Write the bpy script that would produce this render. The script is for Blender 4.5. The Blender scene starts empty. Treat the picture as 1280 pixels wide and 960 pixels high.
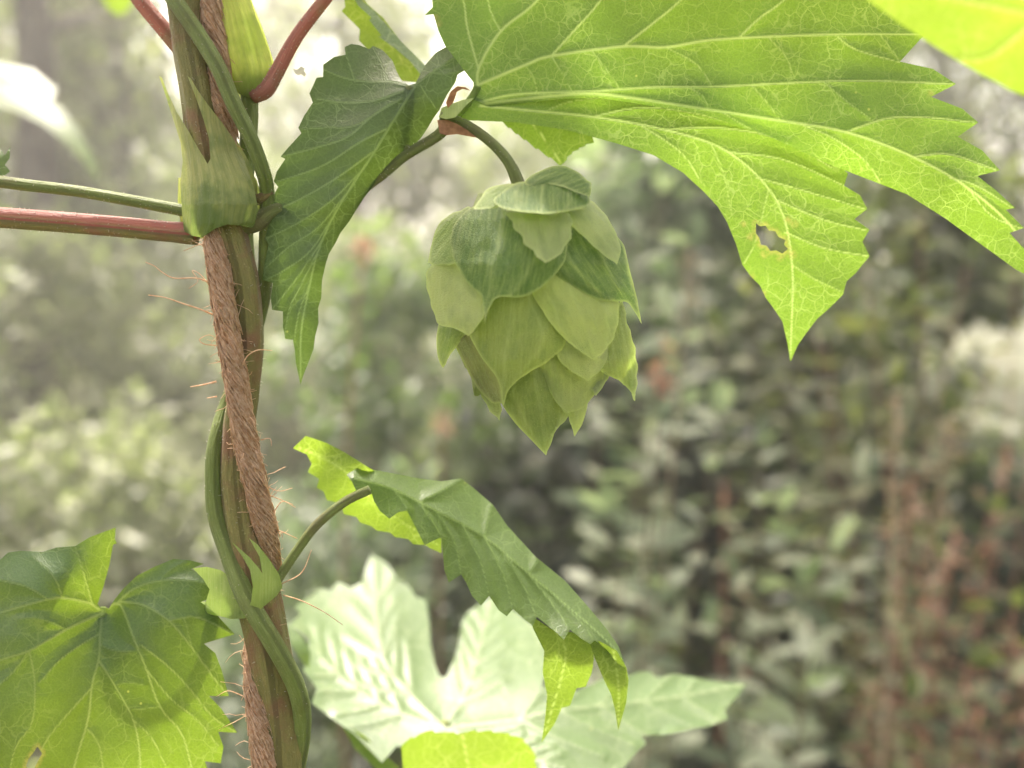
import bpy, math, random
import numpy as np
from mathutils import Vector, Matrix
from mathutils.geometry import delaunay_2d_cdt

random.seed(7)
rng = np.random.default_rng(7)
sc = bpy.context.scene
COL = sc.collection
R = math.radians

# ------------------------------------------------------------------ camera
CAM_Z, PITCH, FPX, D0 = 1.35, R(-8), 1108.5, 0.16
cam = bpy.data.cameras.new("camera")
cam.sensor_width = 36.0
cam.lens = 36.0 * FPX / 1280.0
cam.clip_start, cam.clip_end = 0.004, 400
cam.dof.use_dof = True
cam.dof.focus_distance = D0 - 0.003
cam.dof.aperture_fstop = 9.0
cam.dof.aperture_blades = 0
co = bpy.data.objects.new("camera", cam)
co.location = (0, 0, CAM_Z)
co.rotation_euler = (math.pi / 2 + PITCH, 0, 0)
COL.objects.link(co)
sc.camera = co

# ------------------------------------------------------------------ light
SUN_EL, SUN_AZ = R(63), R(-24)          # azimuth from +Y (view direction), negative = to the left
sun_dir = Vector((math.sin(SUN_AZ) * math.cos(SUN_EL), math.cos(SUN_AZ) * math.cos(SUN_EL), math.sin(SUN_EL)))
w = bpy.data.worlds.new("World")
sc.world = w
w.use_nodes = True
nt = w.node_tree
sky = nt.nodes.new("ShaderNodeTexSky")
sky.sky_type = 'NISHITA'
sky.sun_disc = False
sky.sun_elevation = SUN_EL
sky.sun_rotation = SUN_AZ
sky.air_density = 0.7
sky.dust_density = 7.0
sky.ozone_density = 0.6
bg = nt.nodes["Background"]
bg.inputs["Strength"].default_value = 0.13
tint = nt.nodes.new("ShaderNodeMix")
tint.data_type = 'RGBA'
tint.blend_type = 'MULTIPLY'
tint.inputs[0].default_value = 1.0
tint.inputs[7].default_value = (1.05, 1.0, 0.86, 1)
nt.links.new(sky.outputs[0], tint.inputs[6])
nt.links.new(tint.outputs[2], bg.inputs[0])
sl = bpy.data.lights.new("sun", 'SUN')
sl.energy = 2.9
sl.angle = R(4.0)
sl.color = (1.0, 0.95, 0.87)
so = bpy.data.objects.new("sun", sl)
so.rotation_euler = sun_dir.to_track_quat('Z', 'Y').to_euler()
so.location = (0, 0, 6)
COL.objects.link(so)
vs = sc.view_settings
vs.view_transform = 'Standard'
vs.look = 'None'
vs.exposure = 2.4
vs.gamma = 1.0
sc.cycles.use_denoising = True
sc.cycles.max_bounces = 7
sc.cycles.diffuse_bounces = 3
sc.cycles.glossy_bounces = 2
sc.cycles.transmission_bounces = 4
sc.cycles.transparent_max_bounces = 4
sc.cycles.caustics_reflective = False
sc.cycles.caustics_refractive = False
sc.cycles.sample_clamp_indirect = 6

HAZE = 0.020

# ------------------------------------------------------------------ helpers
CP, SP = math.cos(PITCH), math.sin(PITCH)
MM = D0 / FPX                              # one photo pixel at the cone's distance, in metres


def unproj(px, py, d):
    px, py, d = np.broadcast_arrays(np.asarray(px, float), np.asarray(py, float), np.asarray(d, float))
    x = (px - 640) / FPX * d
    u = (480 - py) / FPX * d
    return np.stack([x, d * CP - u * SP, CAM_Z + d * SP + u * CP], -1)


def P3(a):
    a = np.asarray(a, float)
    return unproj(a[..., 0], a[..., 1], D0 + a[..., 2] * MM)


def zc(x0, y0, s, pts):                     # coordinates measured in an enlarged crop
    return [(x0 + p[0] / s, y0 + p[1] / s) + tuple(p[2:]) for p in pts]


def spline(pts, step=None, n=None):
    p = np.asarray(pts, float)
    if len(p) < 3:
        k = n or max(2, int(np.linalg.norm(p[1, :2] - p[0, :2]) / step) + 1)
        t = np.linspace(0, 1, k)[:, None]
        return p[0] * (1 - t) + p[-1] * t
    q = np.vstack([2 * p[0] - p[1], p, 2 * p[-1] - p[-2]])
    out = []
    for i in range(1, len(q) - 2):
        L = np.linalg.norm(q[i + 1, :3] - q[i, :3])
        k = n or max(2, int(L / step) + 1)
        t = np.linspace(0, 1, k, endpoint=False)[:, None]
        a, b, c, d = q[i - 1], q[i], q[i + 1], q[i + 2]
        out.append(0.5 * ((2 * b) + (c - a) * t + (2 * a - 5 * b + 4 * c - d) * t ** 2 + (3 * b - a - 3 * c + d) * t ** 3))
    out.append(p[-1:])
    return np.vstack(out)


def dist_poly(pts, poly, closed=True):
    d = np.full(len(pts), 1e9)
    par = np.zeros(len(pts))
    n = len(poly)
    for i in range(n if closed else n - 1):
        a, b = poly[i], poly[(i + 1) % n]
        ab = b - a
        t = np.clip(((pts - a) @ ab) / max(ab @ ab, 1e-9), 0, 1)
        dd = np.linalg.norm(pts - a - t[:, None] * ab, axis=1)
        m = dd < d
        d[m] = dd[m]
        par[m] = (i + t[m]) / n
    return d, par


def inside(pts, poly):
    x, y = pts[:, 0], pts[:, 1]
    r = np.zeros(len(pts), bool)
    n = len(poly)
    for i in range(n):
        a, b = poly[i], poly[(i + 1) % n]
        if a[1] == b[1]:
            continue
        c = ((a[1] > y) != (b[1] > y)) & (x < (b[0] - a[0]) * (y - a[1]) / (b[1] - a[1]) + a[0])
        r ^= c
    return r


def tps(ctrl):
    c = np.asarray(ctrl, float)
    xy, z = c[:, :2] / 100, c[:, 2]
    n = len(c)

    def k(r2):
        return np.where(r2 > 1e-12, 0.5 * r2 * np.log(np.maximum(r2, 1e-12)), 0)
    A = np.zeros((n + 3, n + 3))
    A[:n, :n] = k(((xy[:, None] - xy[None]) ** 2).sum(-1)) + np.eye(n) * 0.02
    A[:n, n] = 1
    A[:n, n + 1:] = xy
    A[n:, :n] = A[:n, n:].T
    s = np.linalg.solve(A, np.r_[z, 0, 0, 0])

    def f(p):
        p = np.asarray(p, float) / 100
        return k(((p[:, None] - xy[None]) ** 2).sum(-1)) @ s[:n] + s[n] + p @ s[n + 1:]
    return f


def densify(poly, step):
    out = []
    n = len(poly)
    for i in range(n):
        a, b = np.asarray(poly[i]), np.asarray(poly[(i + 1) % n])
        k = max(1, int(np.linalg.norm(b - a) / step))
        for j in range(k):
            out.append(a + (b - a) * j / k)
    return np.array(out)


def sheet(outline, step=2.5, holes=()):
    ol = densify([tuple(p[:2]) for p in outline], step * 1.1)
    lo, hi = ol.min(0), ol.max(0)
    gx = np.arange(lo[0], hi[0], step)
    gy = np.arange(lo[1], hi[1], step * 0.866)
    X, Y = np.meshgrid(gx, gy)
    X = X + (np.arange(len(gy)) % 2)[:, None] * step * 0.5
    p = np.c_[X.ravel(), Y.ravel()] + rng.uniform(-.15, .15, (X.size, 2)) * step
    p = p[inside(p, ol)]
    p = p[dist_poly(p, ol)[0] > step * 0.55]
    hs = [densify(h, step) for h in holes]
    edges = []
    extra = []
    k = len(ol)
    for h in hs:
        p = p[~inside(p, h)]
        p = p[dist_poly(p, h)[0] > step * .5]
        edges += [(k + i, k + (i + 1) % len(h)) for i in range(len(h))]
        extra.append(h)
        k += len(h)
    allp = np.vstack([ol] + extra + [p])
    r = delaunay_2d_cdt([Vector(v) for v in allp.tolist()], edges, [list(range(len(ol)))], 1, 1e-5)
    V = np.array([tuple(v) for v in r[0]])
    T = np.array(r[2])
    c = V[T].mean(1)
    keep = inside(c, ol)
    for h in hs:
        keep &= ~inside(c, h)
    return V, T[keep], ol


def mesh_obj(name, V, F, mat, parent=None, origin=(0, 0, 0), smooth=True, attrs=None, link=True):
    me = bpy.data.meshes.new(name)
    V = np.asarray(V, float) - np.asarray(origin, float)
    if isinstance(F, np.ndarray):
        k = F.shape[1]
        me.vertices.add(len(V))
        me.vertices.foreach_set("co", V.ravel())
        me.loops.add(F.size)
        me.loops.foreach_set("vertex_index", F.ravel().astype(np.int32))
        me.polygons.add(len(F))
        me.polygons.foreach_set("loop_start", np.arange(0, F.size, k, dtype=np.int32))
        me.update(calc_edges=True)
        me.validate()
    else:
        me.from_pydata(V.tolist(), [], [list(f) for f in F])
        me.update()
    if smooth:
        me.polygons.foreach_set("use_smooth", np.ones(len(me.polygons), bool))
    for an, val in (attrs or {}).items():
        val = np.asarray(val, float)
        if val.ndim == 1:
            a = me.attributes.new(an, 'FLOAT', 'POINT')
            a.data.foreach_set("value", val)
        else:
            a = me.attributes.new(an, 'FLOAT_VECTOR', 'POINT')
            a.data.foreach_set("vector", val.ravel())
    if mat:
        me.materials.append(mat)
    o = bpy.data.objects.new(name, me)
    if parent is not None:
        o.parent = parent
    else:
        o.location = origin
    if link:
        COL.objects.link(o)
    return o


def empty(name, loc, label, cat, group=None):
    o = bpy.data.objects.new(name, None)
    o.location = loc
    o.empty_display_size = 0.01
    COL.objects.link(o)
    return tag(o, label, cat, group)


def tag(o, label=None, cat=None, group=None, kind=None):
    if label:
        o["label"] = label
    if cat:
        o["category"] = cat
    if group:
        o["group"] = group
    if kind:
        o["kind"] = kind
    return o


def tube_geo(W, rad, sides=12, ridges=0, ramp=0.0, twist=0.0, flat=1.0, cap=True):
    """tube along world points W with radii rad (metres); returns V, F(list), attr vec (around, along)"""
    W = np.asarray(W, float)
    n = len(W)
    rad = np.broadcast_to(np.asarray(rad, float), (n,))
    t = np.gradient(W, axis=0)
    t /= np.linalg.norm(t, axis=1)[:, None] + 1e-12
    ref = np.array([0., -1., 0.05])
    V, A = [], []
    L = np.r_[0, np.cumsum(np.linalg.norm(np.diff(W, axis=0), axis=1))]
    ph = np.linspace(0, 2 * math.pi, sides, endpoint=False)
    nv = None
    for i in range(n):
        if nv is None:
            nv = ref - t[i] * (ref @ t[i])
            if np.linalg.norm(nv) < 1e-3:
                nv = np.array([1., 0, 0]) - t[i] * t[i][0]
        else:
            nv = nv - t[i] * (nv @ t[i])
        nv /= np.linalg.norm(nv)
        bv = np.cross(t[i], nv)
        rr = rad[i] * (1 + (ramp * np.cos(ridges * ph + twist * L[i]) if ridges else 0))
        V.append(W[i] + np.outer(rr * np.cos(ph) * flat, nv) + np.outer(rr * np.sin(ph), bv))
        A.append(np.c_[ph / (2 * math.pi), np.full(sides, L[i] / MM / 100), np.zeros(sides)])
    V = np.vstack(V)
    A = np.vstack(A)
    F = []
    for i in range(n - 1):
        for j in range(sides):
            k = (j + 1) % sides
            F.append((i * sides + j, i * sides + k, (i + 1) * sides + k, (i + 1) * sides + j))
    if cap:
        F.append(tuple(range(sides))[::-1])
        F.append(tuple((n - 1) * sides + j for j in range(sides)))
    return V, F, A


def merge(parts):
    V, F, A, k = [], [], [], 0
    for v, f, a in parts:
        V.append(v)
        A.append(a)
        F += [tuple(i + k for i in q) for q in f]
        k += len(v)
    return np.vstack(V), F, np.vstack(A)


# ------------------------------------------------------------------ materials
def new_mat(name):
    m = bpy.data.materials.new(name)
    m.use_nodes = True
    m.node_tree.nodes.clear()
    return m, m.node_tree


class NG:
    def __init__(s, nt):
        s.nt = nt

    def n(s, t, **kw):
        x = s.nt.nodes.new(t)
        for k, v in kw.items():
            if k == 'inp':
                for a, b in v.items():
                    if hasattr(b, 'is_linked') or isinstance(b, bpy.types.NodeSocket):
                        s.nt.links.new(b, x.inputs[a])
                    else:
                        x.inputs[a].default_value = b
            else:
                setattr(x, k, v)
        return x

    def math(s, op, a, b=0.0, c=None):
        x = s.n("ShaderNodeMath", operation=op, inp={0: a, 1: b})
        if c is not None:
            if isinstance(c, bpy.types.NodeSocket):
                s.nt.links.new(c, x.inputs[2])
            else:
                x.inputs[2].default_value = c
        return x.outputs[0]

    def mix(s, f, a, b, blend='MIX'):
        x = s.n("ShaderNodeMix", data_type='RGBA', blend_type=blend)
        for idx, v in ((0, f), (6, a), (7, b)):
            if isinstance(v, bpy.types.NodeSocket):
                s.nt.links.new(v, x.inputs[idx])
            else:
                x.inputs[idx].default_value = v if idx == 0 or len(v) == 4 else (*v, 1)
        return x.outputs[2]

    def ramp(s, f, lo, hi, a=0.0, b=1.0):
        x = s.n("ShaderNodeMapRange", interpolation_type='SMOOTHSTEP', inp={0: f, 1: lo, 2: hi, 3: a, 4: b})
        return x.outputs[0]

    def attr(s, name):
        return s.n("ShaderNodeAttribute", attribute_name=name)

    def noise(s, vec, scale, detail=3, rough=.55):
        return s.n("ShaderNodeTexNoise", inp={'Vector': vec, 'Scale': scale, 'Detail': detail, 'Roughness': rough})


def leaf_mat(name, base, trans, vein, tvein, cell=5.0, net=0.7, rough=.42, spec=.5, tfac=.5, bump=.5):
    m, nt = new_mat(name)
    g = NG(nt)
    uv = g.attr("leafpos").outputs["Vector"]
    ns = g.noise(uv, 3.0, 4)
    dis = g.n("ShaderNodeVectorMath", operation='SUBTRACT', inp={0: ns.outputs["Color"], 1: (.5, .5, .5)}).outputs[0]
    dis = g.n("ShaderNodeVectorMath", operation='SCALE', inp={0: dis, 'Scale': .22}).outputs[0]
    uvd = g.n("ShaderNodeVectorMath", operation='ADD', inp={0: uv, 1: dis}).outputs[0]
    v1 = g.n("ShaderNodeTexVoronoi", feature='DISTANCE_TO_EDGE', inp={'Vector': uvd, 'Scale': cell}).outputs["Distance"]
    v2 = g.n("ShaderNodeTexVoronoi", feature='DISTANCE_TO_EDGE', inp={'Vector': uvd, 'Scale': cell * 2.9}).outputs["Distance"]
    m1 = g.ramp(v1, 0.008, 0.055, 1, 0)
    m2 = g.ramp(v2, 0.0, 0.16, .4, 0)
    fade = g.ramp(g.noise(uv, 1.7, 2).outputs["Fac"], .35, .65, .25, 1)
    net_m = g.math('MULTIPLY', g.math('MULTIPLY', g.math('MAXIMUM', m1, m2), net), fade)
    va = g.attr("vein").outputs["Fac"]
    mask = g.math('MAXIMUM', net_m, va)
    big = g.noise(uv, 0.9, 3).outputs["Fac"]
    fine = g.noise(uv, 40, 2).outputs["Fac"]
    var = g.math('MULTIPLY_ADD', big, .7, .65)
    var = g.math('MULTIPLY', var, g.math('MULTIPLY_ADD', fine, .5, .75))
    bc = g.mix(1.0, base, g.n("ShaderNodeCombineColor", inp={0: var, 1: var, 2: var}).outputs[0], 'MULTIPLY')
    bc = g.mix(mask, bc, vein)
    tc = g.mix(1.0, trans, g.n("ShaderNodeCombineColor", inp={0: var, 1: var, 2: var}).outputs[0], 'MULTIPLY')
    tc = g.mix(mask, tc, tvein)
    # small pale specks and insect-bitten brown patches
    spk = g.n("ShaderNodeTexVoronoi", feature='F1', inp={'Vector': uv, 'Scale': 3.1}).outputs["Distance"]
    spk = g.math('MULTIPLY', g.ramp(spk, 0.02, 0.075, .6, 0), g.ramp(g.noise(uv, 1.3, 1).outputs["Fac"], .5, .62))
    tc = g.mix(spk, tc, (.75, .78, .18, 1))
    bc = g.mix(spk, bc, (.2, .22, .05, 1))
    br = g.math('MULTIPLY', g.attr("wear").outputs["Fac"], g.ramp(g.noise(uv, 22, 3).outputs["Fac"], .3, .6, .1, .6))
    bc = g.mix(br, bc, (.30, .22, .09, 1))
    tc = g.mix(br, tc, (.42, .38, .09, 1))
    h = g.math('ADD', g.math('MULTIPLY', mask, .6), g.math('MULTIPLY', fine, .5))
    bp = g.n("ShaderNodeBump", inp={'Strength': bump, 'Distance': .00025, 'Height': h}).outputs[0]
    pr = g.n("ShaderNodeBsdfPrincipled", inp={'Base Color': bc, 'Roughness': rough, 'Specular IOR Level': spec, 'Normal': bp})
    tr = g.n("ShaderNodeBsdfTranslucent", inp={'Color': tc, 'Normal': bp})
    mx = g.n("ShaderNodeMixShader", inp={0: tfac, 1: pr.outputs[0], 2: tr.outputs[0]})
    out = g.n("ShaderNodeOutputMaterial", inp={0: mx.outputs[0]})
    return m


def stem_mat(name, c1, c2, c3, rough=.45, tfac=.12, axis_scale=(6, .6, 1), side=None):
    """streaked stem; optional side colour (sun-reddened skin) by world-up facing of the surface itself (object normal)"""
    m, nt = new_mat(name)
    g = NG(nt)
    uv = g.attr("tubepos").outputs["Vector"]
    sv = g.n("ShaderNodeVectorMath", operation='MULTIPLY', inp={0: uv, 1: axis_scale}).outputs[0]
    st = g.noise(sv, 6, 4).outputs["Fac"]
    bl = g.noise(g.n("ShaderNodeTexCoord").outputs["Object"], 160, 3).outputs["Fac"]
    fi = g.noise(g.n("ShaderNodeTexCoord").outputs["Object"], 2500, 2).outputs["Fac"]
    c = g.mix(g.ramp(st, .35, .65), c1, c2)
    c = g.mix(g.ramp(bl, .45, .7), c, c3)
    c = g.mix(g.ramp(fi, .62, .75, 0, .35), c, (.45, .42, .22, 1))
    if side:
        nz = g.n("ShaderNodeSeparateXYZ", inp={0: uv}).outputs[0]
        ang = g.math('COSINE', g.math('MULTIPLY', g.math('SUBTRACT', nz, side[1]), 2 * math.pi))
        c = g.mix(g.ramp(ang, side[2], side[3]), c, side[0])
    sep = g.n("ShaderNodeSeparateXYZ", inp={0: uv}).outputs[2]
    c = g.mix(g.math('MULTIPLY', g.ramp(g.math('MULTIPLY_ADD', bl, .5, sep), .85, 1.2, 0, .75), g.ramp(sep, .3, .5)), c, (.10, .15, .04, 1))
    h = g.math('ADD', st, g.math('MULTIPLY', fi, .5))
    bp = g.n("ShaderNodeBump", inp={'Strength': .8, 'Distance': .0006, 'Height': h}).outputs[0]
    pr = g.n("ShaderNodeBsdfPrincipled", inp={'Base Color': c, 'Roughness': rough, 'Specular IOR Level': .25, 'Normal': bp,
                                              'Sheen Weight': .08, 'Sheen Roughness': .4})
    tr = g.n("ShaderNodeBsdfTranslucent", inp={'Color': g.mix(1.0, c, (2.2, 2.4, 1.6, 1), 'MULTIPLY')})
    mx = g.n("ShaderNodeMixShader", inp={0: tfac, 1: pr.outputs[0], 2: tr.outputs[0]})
    g.n("ShaderNodeOutputMaterial", inp={0: mx.outputs[0]})
    return m


def bract_mat(name):
    m, nt = new_mat(name)
    g = NG(nt)
    oi = g.n("ShaderNodeObjectInfo")
    col = oi.outputs["Color"]
    uv = g.attr("bractpos").outputs["Vector"]       # x across, y along
    sv = g.n("ShaderNodeVectorMath", operation='MULTIPLY', inp={0: uv, 1: (1, .10, 1)}).outputs[0]
    off = g.n("ShaderNodeVectorMath", operation='ADD', inp={0: sv, 1: g.n("ShaderNodeCombineXYZ", inp={2: g.math('MULTIPLY', oi.outputs["Random"], 40)}).outputs[0]}).outputs[0]
    st = g.noise(off, 30, 4, .6).outputs["Fac"]
    blo = g.noise(g.n("ShaderNodeVectorMath", operation='ADD', inp={0: uv, 1: off}).outputs[0], 2.2, 3).outputs["Fac"]
    fi = g.noise(uv, 45, 4, .7).outputs["Fac"]
    ve = g.attr("vein").outputs["Fac"]
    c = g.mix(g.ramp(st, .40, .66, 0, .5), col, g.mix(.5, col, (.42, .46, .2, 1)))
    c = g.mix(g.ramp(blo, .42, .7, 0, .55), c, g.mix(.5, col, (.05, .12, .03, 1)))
    c = g.mix(g.ramp(fi, .55, .72, 0, .45), c, (.46, .48, .25, 1))
    c = g.mix(g.ramp(fi, .28, .42, .35, 0), c, g.mix(1.0, c, (.45, .55, .4, 1), 'MULTIPLY'))
    c = g.mix(g.math('MULTIPLY', g.attr("rim").outputs["Fac"], .75), c, (.46, .50, .22, 1))
    vn = g.n("ShaderNodeTexVoronoi", feature='DISTANCE_TO_EDGE', inp={'Vector': g.n("ShaderNodeVectorMath", operation='MULTIPLY', inp={0: uv, 1: (1, .4, 1)}).outputs[0], 'Scale': 13}).outputs["Distance"]
    vn = g.ramp(vn, 0, .12, 1, 0)
    c = g.mix(g.math('MULTIPLY', vn, .07), c, (.46, .50, .24, 1))
    c = g.mix(g.math('MULTIPLY', g.math('MULTIPLY', ve, st), .5), c, (.46, .50, .24, 1))
    h = g.math('ADD', g.math('MULTIPLY', st, .7), g.math('MULTIPLY', fi, .6))
    h = g.math('ADD', h, g.math('MULTIPLY', vn, .08))
    bp = g.n("ShaderNodeBump", inp={'Strength': .9, 'Distance': .0006, 'Height': h}).outputs[0]
    pr = g.n("ShaderNodeBsdfPrincipled", inp={'Base Color': c, 'Roughness': .36, 'Specular IOR Level': .4, 'Normal': bp})
    tr = g.n("ShaderNodeBsdfTranslucent", inp={'Color': g.mix(1.0, c, (1.7, 2.0, .9, 1), 'MULTIPLY'), 'Normal': bp})
    mx = g.n("ShaderNodeMixShader", inp={0: .42, 1: pr.outputs[0], 2: tr.outputs[0]})
    g.n("ShaderNodeOutputMaterial", inp={0: mx.outputs[0]})
    return m


def bg_leaf_mat(name, cols, trans, tfac=.4, rough=.45, spec=.5, by_object=False):
    m, nt = new_mat(name)
    g = NG(nt)
    f = g.n("ShaderNodeObjectInfo").outputs["Random"] if by_object else g.attr("rnd").outputs["Fac"]
    cr = g.n("ShaderNodeValToRGB", inp={0: f})
    el = cr.color_ramp.elements
    el[0].color = (*cols[0], 1)
    el[1].color = (*cols[-1], 1)
    for i, c in enumerate(cols[1:-1]):
        e = el.new((i + 1) / (len(cols) - 1))
        e.color = (*c, 1)
    c = cr.outputs[0]
    nz = g.noise(g.n("ShaderNodeTexCoord").outputs["Object"], 60, 2).outputs["Fac"]
    c = g.mix(g.ramp(nz, .3, .7, 0, .4), c, g.mix(1.0, c, (.6, .65, .5, 1), 'MULTIPLY'))
    pr = g.n("ShaderNodeBsdfPrincipled", inp={'Base Color': c, 'Roughness': rough, 'Specular IOR Level': spec})
    tr = g.n("ShaderNodeBsdfTranslucent", inp={'Color': g.mix(1.0, c, (*trans, 1), 'MULTIPLY')})
    mx = g.n("ShaderNodeMixShader", inp={0: tfac, 1: pr.outputs[0], 2: tr.outputs[0]})
    g.n("ShaderNodeOutputMaterial", inp={0: mx.outputs[0]})
    return m


def plain_mat(name, c1, c2, scale=300, rough=.7, tfac=0.0):
    m, nt = new_mat(name)
    g = NG(nt)
    nz = g.noise(g.n("ShaderNodeTexCoord").outputs["Object"], scale, 4).outputs["Fac"]
    c = g.mix(g.ramp(nz, .35, .65), c1, c2)
    bp = g.n("ShaderNodeBump", inp={'Strength': .5, 'Distance': .1 / scale, 'Height': nz}).outputs[0]
    pr = g.n("ShaderNodeBsdfPrincipled", inp={'Base Color': c, 'Roughness': rough, 'Specular IOR Level': .3, 'Normal': bp})
    o = pr.outputs[0]
    if tfac:
        tr = g.n("ShaderNodeBsdfTranslucent", inp={'Color': c})
        o = g.n("ShaderNodeMixShader", inp={0: tfac, 1: o, 2: tr.outputs[0]}).outputs[0]
    g.n("ShaderNodeOutputMaterial", inp={0: o})
    return m


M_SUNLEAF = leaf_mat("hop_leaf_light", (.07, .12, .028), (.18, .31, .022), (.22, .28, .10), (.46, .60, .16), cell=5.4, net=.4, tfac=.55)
M_SHADELEAF = leaf_mat("hop_leaf_shaded", (.055, .088, .026), (.12, .20, .025), (.12, .18, .065), (.28, .40, .11), cell=4.6, net=.55, tfac=.45)  # shaded copy of the hop leaf, shade put into darker colours
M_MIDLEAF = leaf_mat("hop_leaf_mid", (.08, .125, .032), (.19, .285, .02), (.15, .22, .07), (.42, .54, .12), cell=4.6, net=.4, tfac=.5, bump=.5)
M_HALFSHADE = leaf_mat("hop_leaf_half_shaded", (.052, .095, .034), (.175, .27, .014), (.13, .19, .06), (.34, .43, .10), cell=4.6, net=.4, tfac=.45, bump=.5)  # darker copy for the half-shaded leaf, its shade put into colour
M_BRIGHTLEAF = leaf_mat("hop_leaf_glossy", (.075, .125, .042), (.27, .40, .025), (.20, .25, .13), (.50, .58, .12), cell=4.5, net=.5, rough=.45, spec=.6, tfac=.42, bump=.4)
M_VEIN = plain_mat("leaf_vein", (.55, .66, .28), (.62, .72, .34), 900, .5, .85)
M_VEIND = plain_mat("leaf_vein_dark", (.30, .42, .15), (.36, .48, .18), 900, .5, .75)
M_STEM = stem_mat("bine_brown_green", (.15, .14, .04), (.19, .165, .05), (.19, .105, .05), rough=.5, tfac=.08)
M_SLENDER = stem_mat("bine_green", (.15, .19, .045), (.19, .23, .07), (.14, .16, .04), tfac=.2)
M_PETG = stem_mat("petiole_green", (.15, .18, .05), (.19, .22, .07), (.16, .15, .06), tfac=.2)
M_PETR = stem_mat("petiole_red", (.17, .17, .06), (.20, .19, .08), (.22, .13, .08), tfac=.2, side=((.34, .12, .09, 1), .25, -.3, .5))
M_PETRR = stem_mat("petiole_pink", (.38, .16, .12), (.34, .13, .10), (.30, .19, .11), tfac=.25)
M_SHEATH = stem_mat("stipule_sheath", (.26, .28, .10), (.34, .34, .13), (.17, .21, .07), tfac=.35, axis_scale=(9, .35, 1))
M_SHEATHLIT = stem_mat("stipule_sheath_lit", (.42, .44, .14), (.48, .48, .19), (.34, .38, .11), tfac=.6, axis_scale=(9, .35, 1))  # lit copy of the sheath, sun from behind put into the colour
M_STIP = stem_mat("stipule_pale", (.22, .29, .08), (.27, .33, .11), (.19, .25, .07), tfac=.4, axis_scale=(9, .35, 1))
M_BRACT = bract_mat("cone_bract")
M_BROWN = plain_mat("dry_scale", (.22, .10, .045), (.34, .17, .08), 700, .6, .3)
M_HAIR = plain_mat("plant_hair", (.5, .48, .36), (.6, .56, .42), 900, .5, .3)
M_JUTE = plain_mat("jute_fibre", (.60, .34, .18), (.70, .43, .245), 1500, .85, .25)
M_JUTELIT = plain_mat("jute_fibre_lit", (.66, .42, .25), (.80, .60, .42), 1500, .6, .45)  # paler than the strands, sunlight on the fibres put into colour


# ------------------------------------------------------------------ leaf builder
def serrate(seg, tooth=26, amp=7, side=1):
    """add forward-pointing teeth along an open polyline (px)"""
    p = spline(seg, step=2.0)[:, :2]
    L = np.r_[0, np.cumsum(np.linalg.norm(np.diff(p, axis=0), axis=1))]
    n = max(1, int(L[-1] / tooth))
    t = np.gradient(p, axis=0)
    t /= np.linalg.norm(t, axis=1)[:, None] + 1e-9
    nr = np.c_[t[:, 1], -t[:, 0]] * side
    ed = np.cumsum(np.r_[0, rng.uniform(.75, 1.25, n)])
    ed = ed / ed[-1] * L[-1]
    k = np.clip(np.searchsorted(ed, L, side='right') - 1, 0, n - 1)
    u = (L - ed[k]) / (ed[k + 1] - ed[k])
    a = amp * np.where(u < .86, (u / .86) ** .75, (1 - u) / .14)
    return (p + nr * a[:, None] + t * (a * .5)[:, None]).tolist()


def leaf_sheet(outline, depth, veins, step, holes=(), wear=(), quilt=2.0):
    V, T, ol = sheet(outline, step, holes)
    z = depth(V)
    va = np.zeros(len(V))
    dmin = np.full(len(V), 40.0)
    for pl, r in veins:
        q = spline([p[:2] for p in pl], step=8)
        d, par = dist_poly(V, q, False)
        rr = r * (1 - .55 * par)
        va = np.maximum(va, np.clip(1.35 - d / (rr * .62 + .4), 0, 1) * (1.0 if r > 1.4 else .85 if r >= 1 else .6))
        dmin = np.minimum(dmin, d)
    z = z - .8 * va
    z = z + quilt * (1 - np.exp(-(dmin / 9) ** 1.3)) + rng.normal(0, .12, len(V))
    wr = np.zeros(len(V))
    for (x, y, r) in wear:
        wr = np.maximum(wr, np.clip(1.3 - np.hypot(V[:, 0] - x, V[:, 1] - y) / r, 0, 1))
    for h in holes:
        d, _ = dist_poly(V, np.asarray(h, float))
        wr = np.maximum(wr, np.clip(1.4 - d / 4.5, 0, 1))
    return np.c_[V, z], T, dict(leafpos=np.c_[V / 100, np.zeros(len(V))], vein=va, wear=wr)


def leaf(root, sheets, mat, vmat, name="leaf", petiole=None, pmat=None, pr=6, label=None):
    """sheets: list of dict(outline, ctrl, veins, step, holes, wear, quilt)"""
    o = np.array(root.location)
    Vs, Ts, at, k = [], [], {}, 0
    for s in sheets:
        f = tps(s['ctrl'])
        V, T, A = leaf_sheet(s['outline'], f, s.get('veins', []), s.get('step', 2.5), s.get('holes', ()), s.get('wear', ()), s.get('quilt', 2.0))
        Vs.append(P3(V))
        Ts.append(T + k)
        k += len(V)
        for a, b in A.items():
            at.setdefault(a, []).append(b)
    lo = mesh_obj(name, np.vstack(Vs), np.vstack(Ts), mat, root, o, attrs={a: np.concatenate(b) for a, b in at.items()})
    if label:
        lo["label"] = label
    if petiole is not None:
        tube_part("petiole", petiole, pr, pmat, lo, o)
    return lo


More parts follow.
